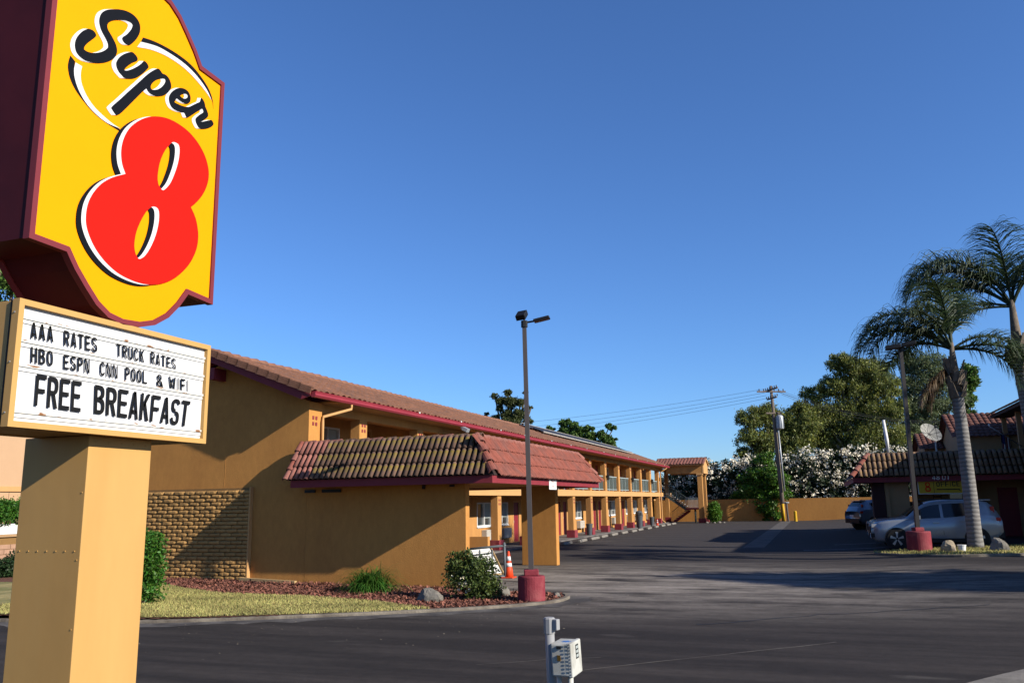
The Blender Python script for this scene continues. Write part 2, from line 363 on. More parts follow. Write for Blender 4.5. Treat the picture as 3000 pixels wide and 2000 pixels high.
LP = [gp(x, y, .1) for x, y in lawn_px]
lawn = [(p.x, p.y) for p in LP]+list(reversed(off_in(KS, .14)[:26]))
bed('lawn', lawn, .07, M['lawn'], lambda x, y: zi(x, y)+.012)
def scatter(poly, n, seed):
    r = np.random.default_rng(seed); P = np.array(poly); lo, hi = P.min(0), P.max(0); out = []
    while len(out) < n:
        q = lo+(hi-lo)*r.random(2)
        if inside(q, poly): out.append((q[0], q[1]))
    return np.array(out)
def blades(name, label, poly, n, h, seed, zf, m, wid=.012):
    r = np.random.default_rng(seed); P = scatter(poly, n, seed); V = np.empty((n, 3, 3))
    z = np.array([zf(a, b) for a, b in P]); a = r.random(n)*6.283; hh = h*(.5+r.random(n)); ln = r.normal(size=(n, 2))*hh[:, None]*.45
    w = wid*(.6+.8*r.random(n))
    V[:, 0] = np.c_[P[:, 0]+np.cos(a)*w, P[:, 1]+np.sin(a)*w, z]; V[:, 1] = np.c_[P[:, 0]-np.cos(a)*w, P[:, 1]-np.sin(a)*w, z]; V[:, 2] = np.c_[P[:, 0]+ln[:, 0], P[:, 1]+ln[:, 1], z+hh]
    cl = .5+.5*np.sin(P[:, 0]*1.7+np.sin(P[:, 1]*2.3)*1.5)*np.cos(P[:, 1]*2.1); var = np.clip(.45*r.random(n)+.55*cl, 0, 1)
    o = rawquads(name, None, m, V, var, 'stuff', 3); tag(o, label, 'grass'); return o
vis = [(x, y) for x, y in lawn if x > -17]
blades('grass', 'dry yellowish lawn grass between kerb and gable wall', vis, 46000, .038, 3, lambda x, y: zi(x, y)+.01, M['blade'])
mul_poly = [(p.x, p.y-.05) for p in LP if p.x > -18.5]+off_in(KS, .17)[26:58]+[(-8, 18.72), (-18, 18.72)]
P = scatter(mul_poly, 9000, 5); r = np.random.default_rng(6); V = np.empty((9000, 4, 3)); a = r.random(9000)*6.283; ln = .035*(.4+r.random(9000)); wd = .014*(.5+r.random(9000)); ti = r.normal(size=9000)*.02
z = np.array([zi(x, y) for x, y in P])+.006+.018*r.random(9000); dx, dy = np.cos(a), np.sin(a)
for k, (s1, s2) in enumerate(((-1, -1), (1, -1), (1, 1), (-1, 1))):
    V[:, k] = np.c_[P[:, 0]+dx*ln*s1-dy*wd*s2, P[:, 1]+dy*ln*s1+dx*wd*s2, z+ti*s1+.006*s2]
tag(rawquads('mulch_chips', None, M['chip'], V, r.random(9000), 'stuff'), 'reddish bark mulch chips along the wall and lamp base', 'mulch')
# ------------------------------------------------------------------ grass strip with kerb right, in front of the silver car
rk_px = [(2560, 1624), (2620, 1628), (2720, 1631), (2820, 1631), (2920, 1629), (3050, 1626), (3250, 1620)]
RK = smooth_open([gz(x, y) for x, y in rk_px]); 
struct('kerb.001', strip(RK, [(-.005, -.02), (0, .06), (.02, .075), (.10, .078), (.12, .0)]), M['kerbm'])
rb_px = [(2560, 1622), (2640, 1618), (2760, 1612), (2900, 1606), (3050, 1600), (3250, 1594)]
RB = smooth_open([gz(x, y) for x, y in rb_px])
rpoly = [(p.x, p.y+.1) for p in RK]+[(p.x, p.y) for p in reversed(RB)]
mb = MB(); mb.v = [(x, y, zg(x, y)+.07) for x, y in rpoly]; mb.f = [tuple(range(len(rpoly)))]
struct('grass_strip', mb, M['lawn'])
blades('grass.001', 'short dry grass around the palm and boulders', rpoly, 9000, .06, 8, lambda x, y: zg(x, y)+.068, M['blade'], .02)
struct('kerb.002', strip(smooth_open([gp(x, y) for x, y in ((2780, 2045), (2900, 2012), (3000, 1988), (3120, 1962))]), [(.005, -.02), (0, .09), (-.02, .11), (-.15, .115), (-.4, .115)]), M['concrete'])
# cracks, sealed joints and grit on the asphalt
M['crack'] = mat('pavement_crack', (.13, .115, .10), .95, .4, 6); M['seal'] = mat('crack_sealer', (.012, .011, .011), .6, .2, 5)
def crack(px, wid, m, nm, jit):
    rr_ = random.Random(len(px)*7+int(px[0][0])); P_ = [gz(x, y) for x, y in px]; Q = []
    for a, b in zip(P_[:-1], P_[1:]):
        n = max(2, int((b-a).length/.25))
        for k in range(n): q = a.lerp(b, k/n); Q.append(Vector((q.x+rr_.uniform(-jit, jit), q.y+rr_.uniform(-jit, jit), 0)))
    Q.append(P_[-1]); mb = MB()
    for i, q in enumerate(Q):
        d = Q[min(i+1, len(Q)-1)]-Q[max(i-1, 0)]; d.z = 0; d.normalize(); w = wid*rr_.uniform(.5, 1.3)
        for s_ in (-1, 1): x, y = q.x-d.y*w*s_, q.y+d.x*w*s_; mb.v.append((x, y, zg(x, y)+.004))
    mb.f = [(2*i, 2*i+2, 2*i+3, 2*i+1) for i in range(len(Q)-1)]; struct(nm, mb, m)
crack([(1690, 1965), (1950, 1935), (2200, 1908), (2450, 1880)], .012, M['crack'], 'pavement_crack', .02)
crack([(1400, 1946), (1600, 1932), (1760, 1925)], .010, M['crack'], 'pavement_crack', .02)
crack([(2050, 1830), (2400, 1800), (2900, 1770)], .02, M['seal'], 'crack_sealer', .05)
crack([(1750, 1700), (2100, 1690), (2600, 1660)], .03, M['seal'], 'crack_sealer', .06)
r = np.random.default_rng(91); n = 2600; gx = r.uniform(-12, 7, n); gy = 7+24*r.random(n)**1.3; near = np.array([min((KS[k].x-a)**2+(KS[k].y-b)**2 for k in range(0, len(KS), 2)) for a, b in zip(gx, gy)])
keep = (near < r.exponential(6, n)) & np.array([not inside((a, b), isl) for a, b in zip(gx, gy)]); gx, gy = gx[keep], gy[keep]; n = len(gx); V = np.empty((n, 4, 3)); a = r.random(n)*6.283; s0 = .008+.016*r.random(n); zz = np.array([zg(x, y) for x, y in zip(gx, gy)])+.012
for k in range(4): V[:, k] = np.c_[gx+np.cos(a+k*1.5708)*s0*(1 if k % 2 else .55), gy+np.sin(a+k*1.5708)*s0*(1 if k % 2 else .55), zz+.006*r.random(n)]
M['grit'] = mat('grit', (.34, .28, .20), .9, 0, attr='var', objvar=.6); tag(rawquads('leaf_litter', None, M['grit'], V, r.random(n), 'stuff'), 'dry leaf litter and grit scattered on the asphalt near the kerb', 'litter')
# ================================================================== MOTEL BUILDING
XW, XC, YG, YE = -14.4, -12.65, 18.83, 79.0
RX0, RZ0, RX1, RZ1 = -12.0, 4.93, -15.3, 6.19           # eave and ridge of the front roof slope
motel = thing('motel_building', 'long two storey tan stucco motel building with clay tile roof and upper balcony', 'building', (-15.3, 19, 0))
# gable wall
mb = MB(); mb.prism([(-18.35, YG, 0), (-12.42, YG, 0), (-12.42, YG, 4.72), (-15.3, YG, 5.93), (-18.2, YG, 4.75), (-18.35, YG, 4.6)], (0, .3, 0)); part(motel, 'gable_wall', mb, M['stucco_wall'])
mb = MB(); mb.box(-12.775, -12.424, YG+.301, YG+.62, 0, 4.72); p = part(motel, 'corner_pier', mb, M['stucco_wall'])
mb = MB(); mb.prism([(-15.30, YG-.5, 5.42), (-15.14, YG-.5, 5.42), (-15.14, YG-.5, 5.74), (-15.30, YG-.5, 5.74)], (0, .52, 0)); part(motel, 'rafter_end', mb, M['red'], bevel=.006)
mb = MB()
mb.box(-15.026, -15.018, YG-.004, YG+.01, 2.55, 3.6); part(motel, 'stucco_joint', mb, M['stucco_wall'])
# room wall with real openings
def opening_wall(z0, z1, ops, y0, y1):
    mb = MB(); ops = sorted(ops); y = y0
    for (a, b, zb, zt) in ops:
        if a > y: mb.box(XW-.2, XW, y, a, z0, z1)
        if zb > z0: mb.box(XW-.2, XW, a, b, z0, zb)
        if zt < z1: mb.box(XW-.2, XW, a, b, zt, z1)
        y = b
    mb.box(XW-.2, XW, y, y1, z0, z1); return mb
def yx(px, py=1500): return onX(px, py, XW).y
low_w = [(yx(1397), yx(1440)), (yx(1452), yx(1488)), (24.0, 25.8), (28.6, 30.4), (44.0, 45.7), (yx(1682), yx(1703)), (yx(1783), yx(1803)), (yx(1833), yx(1842)), (yx(1856), yx(1866)), (yx(1888), yx(1899))]
low_d = [yx(1512), yx(1637), yx(1655), yx(1742), yx(1757), yx(1826), yx(1874), yx(1920)]
low_w = [(a, max(b, a+1.45)) for a, b in low_w]
ops = [(a, b, .95, 2.02) for a, b in low_w]+[(c-.45, c+.45, .06, 2.05) for c in low_d]
up_w = [(22.2, 23.6), (30.6, 32.2), (37, 38.6), (44.6, 46.2), (52.2, 53.8), (60, 61.6), (67.5, 69.1), (72.6, 74)]
up_d = [19.95, 21.1, 25.2, 28.6, 35, 41.5, 48.4, 50, 56.2, 57.9, 64, 65.6, 71.2]
opu = [(a, b, 3.55, 4.45) for a, b in up_w]+[(c-.45, c+.45, 2.62, 4.55) for c in up_d]
def clean(o):
    o = sorted(o); out = []
    for q in o:
        if out and q[0] < out[-1][1]+.05: continue
        out.append(q)
    return out
ops, opu = clean(ops), clean(opu)
part(motel, 'room_wall', opening_wall(0, 2.44, ops, YG+.31, YE), M['stucco'])
part(motel, 'upper_room_wall', opening_wall(2.61, 4.86, opu, YG+.31, YE), M['stucco'])
def window(a, b, zb, zt, dark=False):
    w = part(motel, 'window', MB().box(XW-.10, XW-.08, a+.05, b-.05, zb+.05, zt-.05), M['glass'])
    f = MB()
    for (y0, y1, z0, z1) in ((a, b, zt-.055, zt), (a, b, zb, zb+.055), (a, a+.055, zb+.055, zt-.055), (b-.055, b, zb+.055, zt-.055), ((a+b)/2-.025, (a+b)/2+.025, zb+.055, zt-.055)):
        f.box(XW-.12, XW+.012, y0, y1, z0, z1)
    part(w, 'frame', f, M['white'])
    part(w, 'blind', MB().box(XW-.075, XW-.07, (a+b)/2+.03, b-.06, zb+.34*(zt-zb), zt-.06), M['blind'])
    if not dark: part(w, 'sill', MB().box(XW+.013, XW+.05, a-.03, b+.03, zb-.05, zb), M['white'])
def door(a, b, zb, zt):
    d = part(motel, 'door', MB().box(XW-.09, XW-.04, a+.045, b-.045, zb, zt-.045), M['door'], bevel=.004)
    f = MB(); f.box(XW-.15, XW+.015, a-.04, a+.045, zb, zt+.04); f.box(XW-.15, XW+.015, b-.045, b+.04, zb, zt+.04); f.box(XW-.15, XW+.015, a+.045, b-.045, zt-.045, zt+.04)
    part(d, 'frame', f, M['trim']); part(d, 'handle', MB().box(XW-.04, XW+.0, a+.09, a+.13, zb+.93, zb+1.05), M['steel'])
def aircon(y, z=.33):
    c = part(motel, 'air_conditioner', MB().box(XW+.004, XW+.26, y-.52, y+.52, z, z+.46), M['ac'], bevel=.012)
    g = MB()
    for i in range(7): g.box(XW+.262, XW+.27, y-.46, y+.46, z+.06+i*.055, z+.085+i*.055)
    part(c, 'grille', g, M['ac'])
for (a, b, zb, zt) in ops:
    if zb > .5: window(a, b, zb, zt); aircon((a+b)/2+.15)
    else: door(a, b, zb, zt)
for (a, b, zb, zt) in opu:
    if zb > 3: window(a, b, zb, zt, True)
    else: door(a, b, zb, zt)
# balcony slab and band, soffit, beam
part(motel, 'balcony_slab', MB().box(XW+.002, XC-.152, YG+.62, YE, 2.46, 2.6), M['stucco'])
part(motel, 'balcony_band', MB().box(XC-.15, XC+.06, YG+.64, 74.55, 2.3, 2.63), M['trim'], bevel=.01)
part(motel, 'balcony_band', MB().box(XC-.15, XC+.06, 76.9, YE, 2.3, 2.63), M['trim'], bevel=.01)
part(motel, 'soffit', MB().box(XW+.003, RX0+.02, YG+.63, 74.9, 4.74, 4.78), M['stucco'])
part(motel, 'eave_beam', MB().box(XC-.33, XC+.0, YG+.63, YE, 4.5, 4.738), M['stucco'])
# columns
COLY = [22.1, 26.0, 29.7]+[45.45+3.93*k for k in range(-3, 8)]+[77.9]
def accent(mb, y, z):
    for j in (-1, 1):
        for k in (0, 1): mb.box(XC+.0, XC+.006, y+j*.075-.04, y+j*.075+.04, z+k*.16, z+k*.16+.09)
for i, y in enumerate(COLY):
    c = part(motel, 'column', MB().box(XC-.32, XC, y-.225, y+.225, .055, 2.3), M['stucco'], bevel=.012)
    part(c, 'base', MB().box(XC-.40, XC+.085, y-.3, y+.3, .02, .46), M['redbase'], bevel=.015)
    a = MB(); accent(a, y, 1.9); part(c, 'accent_tiles', a, M['red'])
    c = part(motel, 'column', MB().box(XC-.32, XC-.004, y-.225, y+.225, 2.632, 4.5), M['stucco'], bevel=.012)
    a = MB(); accent(a, y, 4.14); part(c, 'accent_tiles', a, M['red'])
a = MB(); accent(a, 19.1, 4.1); a.v = [(x+.235, y, z) for x, y, z in a.v]; part(motel, 'accent_tiles', a, M['red'])
# railings between the upper columns
RY = [19.45]+COLY
for i in range(len(RY)-1):
    a, b = RY[i]+.23, RY[i+1]-.23
    if 72.9 < a < 75.5: b = a+1.2
    if b-a > 9: mid = 3
    g = MB(); x = XC-.16
    r_ = part(motel, 'railing', g.box(x-.025, x+.025, a, b, 3.56, 3.61).box(x-.02, x+.02, a, b, 2.72, 2.76), M['raillight'])
    g = MB(); n = max(2, int((b-a)/.085))
    for k in range(1, n): yy = a+(b-a)*k/n; g.box(x-.016, x+.016, yy-.011, yy+.011, 2.76, 3.56)
    part(r_, 'balusters', g, M['rail'])
    for t in (.36, .68): yy = a+(b-a)*t; part(r_, 'rail_post', MB().box(x-.024, x+.026, yy-.022, yy+.022, 2.62, 3.56), M['raillight'])
# wall lanterns on the upper columns
for y in (53.31, 61.17, 69.03):
    l = part(motel, 'wall_lantern', MB().lathe((XC+.13, y, 3.32), [(.04, 0), (.085, .03), (.10, .26), (.13, .28), (.03, .38)], 8), M['black'])
    part(l, 'bracket', MB().box(XC, XC+.13, y-.02, y+.02, 3.5, 3.54), M['black'])
# roof: rolling clay tiles laid in courses
def tileroof(p0, u, v, ncol, nrow, pitch, amp, lift=.03, seg=5):
    u, v = Vector(u), Vector(v); nrm = u.normalized().cross(v.normalized());  nrm = nrm if nrm.z > 0 else -nrm
    p0 = Vector(p0); L = v.length/nrow; vh = v.normalized(); uh = u.normalized(); mb = MB(); w = ncol*seg+1
    rr = random.Random(3)
    for r_ in range(nrow):
        b = len(mb.v)
        for e, (t, lf) in enumerate(((r_*L, 0), ((r_+1)*L+.04, lift), ((r_+1)*L+.04, lift-.03))):
            for k in range(w):
                h = amp*abs(math.sin(math.pi*((k % seg)/seg)))**.8 if k % seg else 0
                q = p0+uh*(k*pitch/seg)+vh*t+nrm*(h+lf+.01*math.sin(k//seg*2.1+r_)); mb.v.append(tuple(q))
        for e in range(2):
            for k in range(w-1): mb.f.append((b+e*w+k, b+e*w+k+1, b+(e+1)*w+k+1, b+(e+1)*w+k))
    return mb
ny = 56.6; PIT = .283; NC = int(ny/PIT)
roof = part(motel, 'roof', MB().prism([(RX0-.02, 18.25, RZ0-.05), (RX1, 18.25, RZ1-.05), (-18.65, 18.25, RZ0-.05), (-18.65, 18.25, RZ0-.13), (RX1, 18.25, RZ1-.16), (RX0-.02, 18.25, RZ0-.13)], (0, 56.5, 0)), M['red'])
slope = Vector((RX0-RX1, 0, RZ0-RZ1))
part(roof, 'roof_tiles', tileroof((RX1, 18.22, RZ1-.02), (0, 1, 0), slope, NC, 10, PIT, .06), M['tile'], kind='stuff')
bs = Vector((-18.7-RX1, 0, RZ0-RZ1)); part(roof, 'rear_roof_tiles', tileroof((RX1, 18.22, RZ1-.02), (0, 1, 0), bs, NC, 10, PIT, .06), M['tile'], kind='stuff')
def barrel(r0, r1, L, th=.012, n=7, half=math.pi):          # half-barrel tile, local x across, y down the slope, z out
    mb = MB(); vs = []
    for (y, r_) in ((0, r0), (L, r1)):
        for q in (r_, r_-th):
            for k in range(n+1): a = math.pi/2-half/2+half*k/n; vs.append((q*math.cos(a), y, q*math.sin(a)))
    m_ = n+1; fs = []
    for k in range(n):
        fs += [(k, k+1, 2*m_+k+1, 2*m_+k), (m_+k+1, m_+k, 3*m_+k, 3*m_+k+1), (k, m_+k, m_+k+1, k+1), (2*m_+k, 2*m_+k+1, 3*m_+k+1, 3*m_+k)]
    fs += [(0, 2*m_, 3*m_, m_), (n, m_+n, 3*m_+n, 2*m_+n)]
    mb.add(vs, fs); return mb
def tmesh(name, mb, m, smooth=True):
    me = mb.mesh(name); me.materials.append(m)
    if smooth:
        for pl in me.polygons: pl.use_smooth = len(pl.vertices) == 4 and True
    return me
ridge_me = tmesh('ridge_tile', barrel(.13, .15, .46), M['tile'], False)
for i in range(134): piece(roof, 'ridge_tile', ridge_me, axes((RX1, 18.2+i*.42, RZ1-.055+.008*math.sin(i*1.7)), (1, 0, 0), (0, 1, .05), (0, -.05, 1)))
# rake tiles: angled pieces stepping down the gable edge
sd = slope.normalized(); sn = Vector((-sd.z, 0, sd.x))
rk = MB(); rk.prism([(-.13, 0, -.12), (-.13, 0, .055), (-.09, 0, .095), (.10, 0, .095), (.10, 0, .075), (-.07, 0, .07), (-.105, 0, .04), (-.105, 0, -.12)], (0, .40, 0))
rake_me = tmesh('rake_tile', rk, M['tile'], False)
for i in range(10):
    p = Vector((RX1, 18.3, RZ1))+sd*(i*slope.length/10); piece(roof, 'rake_tile', rake_me, axes(p+sn*.012, (0, 1, 0), sd+sn*.05, sn-sd*.05))
part(roof, 'rake_board', MB().prism([(RX0-.02, 18.27, RZ0-.14), (RX0-.02, 18.27, RZ0-.02), (RX1, 18.27, RZ1-.05), (RX1, 18.27, RZ1-.28), (RX0-.3, 18.27, RZ0-.22)], (0, .04, 0)), M['red'])
# gutter
g = MB(); pr = [(0, .0), (.02, .12), (.0, .13), (.11, .15), (.13, .12), (.13, .04), (.09, 0)]
g.prism([(RX0+o-.01, 18.28, RZ0-.18+z) for o, z in ((0, 0), (.09, 0), (.13, .05), (.115, .09), (.14, .15), (0, .15))], (0, 56.3, 0))
gu = part(motel, 'gutter', g, M['gutter'])
g = MB()
for i in range(14): yy = 24+i*3.6+RNG.random(); g.box(RX0+.12, RX0+.142, yy-.03, yy+.03, RZ0-.05, RZ0+.0)
part(gu, 'gutter_strap', g, M['white'])
def pxtube(par, name, pts, r_, m): return part(par, name, MB().tube(pts, r_, 8), m, smooth=True)
pxtube(motel, 'downspout', [(RX0+.04, 20.2, 4.74), (RX0+.04, 20.2, 4.62), (-12.36, 19.42, 4.36), (-12.36, 19.40, 4.22), (-12.36, 19.4, 3.66), (-12.3, 19.5, 3.6), (-12.0, 20.0, 3.58)], .04, M['trim'])
pxtube(motel, 'downspout', [(RX0+.06, 73.2, 4.74), (-12.5, 73.25, 4.4), (-12.56, 73.25, 4.2), (-12.56, 73.25, .3), (-12.3, 73.25, .1)], .05, M['trim'])
fl = part(motel, 'floodlight', MB().obox((RX0+.28, 27.8, 4.62), (.10, 0, -.05), (0, .12, 0), (.03, 0, .06)), M['steel'], bevel=.01)
part(fl, 'bracket', MB().box(RX0+.1, RX0+.26, 27.78, 27.82, 4.66, 4.72), M['steel'])
# brick panel of slumped blocks on the gable wall, brick by brick
bp = part(motel, 'brick_panel', MB().box(-18.0, -14.11, YG-.06, YG-.004, .12, 2.50), M['mortar'])
part(bp, 'end_trim', MB().box(-14.109, -14.07, YG-.13, YG-.004, .12, 2.52), M['trim'])
def slump(seed):
    q = random.Random(seed); mb = MB(); nx = 6; w, h, d = .343, .090, .075; V = []
    for (zz, yy) in ((0, 0), (0, -.6), (.16, -.93), (.5, -1.0), (.84, -.93), (1.0, -.6), (1.0, 0)):
        for k in range(nx+1):
            e = 1-.35*(abs(k/nx-.5)*2)**8 if 0 < abs(yy) else 1
            V.append((-w/2+w*k/nx, yy*d*e*(1+q.uniform(-.10, .08)), -h/2+h*zz+q.uniform(-.004, .004)))
    fs = [(j*(nx+1)+k, j*(nx+1)+k+1, (j+1)*(nx+1)+k+1, (j+1)*(nx+1)+k) for j in range(6) for k in range(nx)]
    fs += [tuple(j*(nx+1) for j in range(7)), tuple(j*(nx+1)+nx for j in range(6, -1, -1))]
    mb.add(V, fs); me = mb.mesh('brick'); me.materials.append(M['brick']); return me
bm = [slump(i) for i in range(5)]
for r_ in range(23):
    z0 = .175+r_*.1008; x = -14.11-.175 - (.178 if r_ % 2 else 0)
    if r_ % 2: piece(bp, 'brick', bm[r_ % 5], axes((-14.11-.09, YG-.062, z0), (1, 0, 0), (0, 1, 0), (0, 0, 1)) @ Matrix.Diagonal((.5, 1, 1, 1))); x = -14.11-.355
    while x > -17.95:
        piece(bp, 'brick', bm[RNG.randrange(5)], axes((x+RNG.uniform(-.004, .004), YG-.062+RNG.uniform(-.012, .008), z0), (1, RNG.uniform(-.02, .02), RNG.uniform(-.012, .012)), (0, 1, 0), (0, 0, 1))); x -= .356
# ================================================================== CARPORT WING
cp = thing('carport', 'single storey tan carport wing with mossy tiled mansard roof and dark red fascia', 'carport', (-9.5, 19, 0))
FX, FY, FZ0, FZ1 = -6.93, 18.0, 2.45, 2.63
YB = 28.1
part(cp, 'end_wall', MB().box(-12.415, -7.95, YG-.003, 19.06, 0, 2.5), M['stucco_wall'])
part(cp, 'pillar_wall', MB().box(-9.13, -7.95, 26.32, 26.62, 0, 2.5), M['stucco_wall'], bevel=.012)
part(cp, 'soffit', MB().box(-12.6, FX-.05, FY+.06, YB-.06, 2.5, 2.56), M['stucco_wall'])
part(cp, 'deck', MB().box(-12.55, -7.6, 18.68, YB-.7, 3.3, 3.4), M['concdark'])
part(cp, 'inner_curb', MB().box(-12.5, -7.75, 18.72, 18.9, 2.56, 3.3), M['stucco_wall'])
part(cp, 'fascia', MB().box(-12.36, FX, FY, FY+.05, FZ0, FZ1), M['red'], bevel=.005)
part(cp, 'fascia', MB().box(FX-.05, FX-.002, FY+.051, YB, FZ0, FZ1), M['red'], bevel=.005)
part(cp, 'fascia', MB().box(-12.36, FX-.051, YB-.05, YB-.002, FZ0, FZ1), M['red'])
for (a, b, za, zb) in ((895, 925, 2.33, 2.41), (945, 1000, 2.33, 2.41), (1238, 1246, 2.36, 2.46), (1318, 1332, 2.40, 2.45)):
    x0, x1 = onY(a, 1430, 18.8).x, onY(b, 1430, 18.8).x
    part(cp, 'soffit_fitting', MB().box(x0, x1, 18.76, 18.799, za, zb), M['black'])  # wide pair are vents, small pair stand for lights, all black boxes
# mansard underlay
TZ = 3.60; TY = 18.62; TX = -7.55
man = part(cp, 'mansard_roof', MB().add([(-12.45, FY-.03, FZ1), (FX+.02, FY-.03, FZ1), (TX, TY, TZ), (-12.45, TY, TZ)], [(0, 1, 2, 3)]), M['tileunder'])
part(cp, 'mansard_backing', MB().add([(FX+.02, FY-.03, FZ1), (FX+.02, YB, FZ1), (TX, YB-.62, TZ), (TX, TY, TZ), (-12.45, YB, FZ1), (-12.45, YB-.62, TZ)], [(0, 1, 2, 3), (1, 4, 5, 2)]), M['tileunder'])
part(cp, 'mansard_cheek', MB().add([(-12.44, FY-.03, FZ1), (-12.44, TY, TZ), (-12.44, TY+.1, TZ), (-12.44, TY+.1, FZ1)], [(0, 1, 2, 3)]), M['tileunder'])
bl, tl = Vector((-12.38, FY-.06, FZ1+.005)), Vector((-12.38, TY-.02, TZ))
dn = (bl-tl); DL = dn.length; dn.normalize(); un = Vector((1, 0, 0)); nn = dn.cross(un); nn = nn if nn.y < 0 else -nn
NT = 36; PT = (FX+12.38)/NT
tile_me = [tmesh('roof_tile', barrel(.056, .066, DL/3+.03, .011, 6, math.pi*.92), M[k]) for k in ('tilemoss', 'tileold')]
for r_ in range(3):
    for c in range(NT):
        x = -12.38+(c+.5)*PT; t0 = r_*DL/3
        if x > TX+(FX-TX)*((t0+DL/6)/DL)-.02: continue
        p = tl+un*(x+12.38)+dn*t0+nn*(.014+.004*RNG.random())
        k = 1 if (x < -11.4 and RNG.random() < (-11.0-x)) else 0
        tilt = RNG.uniform(-.02, .02)
        piece(man, 'roof_tile', tile_me[k], axes(p, un+dn*tilt, dn-un*tilt+nn*.05, nn-dn*.05))
# side slope facing the lot: narrow red tiles seen edge-on
part(man, 'side_tiles', tileroof((TX, TY-.35, TZ), (0, 1, 0), Vector((FX+.06-TX, 0, FZ1-TZ)), 66, 3, .147, .045, .035, 6), M['tilered'], kind='stuff')
# cut the overhanging triangle off by a hip: hip tiles
hip_me = [tmesh('hip_tile', barrel(.10, .125, .33, .014, 7), M[k], False) for k in ('tileold', 'tilered')]
h0, h1 = Vector((TX-.02, TY+.02, TZ+.0)), Vector((FX+.05, FY-.06, FZ1+.01)); hd = (h1-h0); HL = hd.length; hd.normalize()
ho = Vector((1, -1, .9)); ho = (ho-hd*ho.dot(hd)).normalized()
for i in range(4): piece(man, 'hip_tile', hip_me[1 if i == 2 else i % 2], axes(h0+hd*(i*HL/4)+ho*.0, ho.cross(hd), hd+ho*.07, ho-hd*.07))
h0, h1 = Vector((TX-.02, YB-.55, TZ)), Vector((FX+.05, YB+.05, FZ1+.01)); hd2 = (h1-h0).normalized(); ho = Vector((1, 1, .9)); ho = (ho-hd2*ho.dot(hd2)).normalized()
for i in range(4): piece(man, 'hip_tile', hip_me[i % 2], axes(h0+hd2*(i*HL/4), ho.cross(hd2), hd2+ho*.07, ho-hd2*.07))
# left edge tiles
for i in range(4):
    p = tl+Vector((-.05, 0, 0))+dn*(i*DL/4); piece(man, 'edge_tile', hip_me[(i+1) % 2], axes(p+nn*.01, un, dn+nn*.07, nn-dn*.07) @ Matrix.Diagonal((.75, 1, .8, 1)))
cap_me = [tmesh('cap_tile', barrel(.085, .10, .43, .014, 7), M[k], False) for k in ('tilemoss', 'tileold')]
for i in range(13):
    x = -12.5+i*.388; piece(man, 'cap_tile', cap_me[1 if i < 3 or i % 5 == 0 else 0], axes((x, TY+.03, TZ-.045), (0, -1, 0), (1, 0, .04), (-.04, 0, 1)))
for i in range(23):
    piece(man, 'cap_tile', cap_me[1], axes((TX-.03, TY+.0+i*.386, TZ-.045), (1, 0, 0), (0, 1, .04), (0, -.04, 1)))
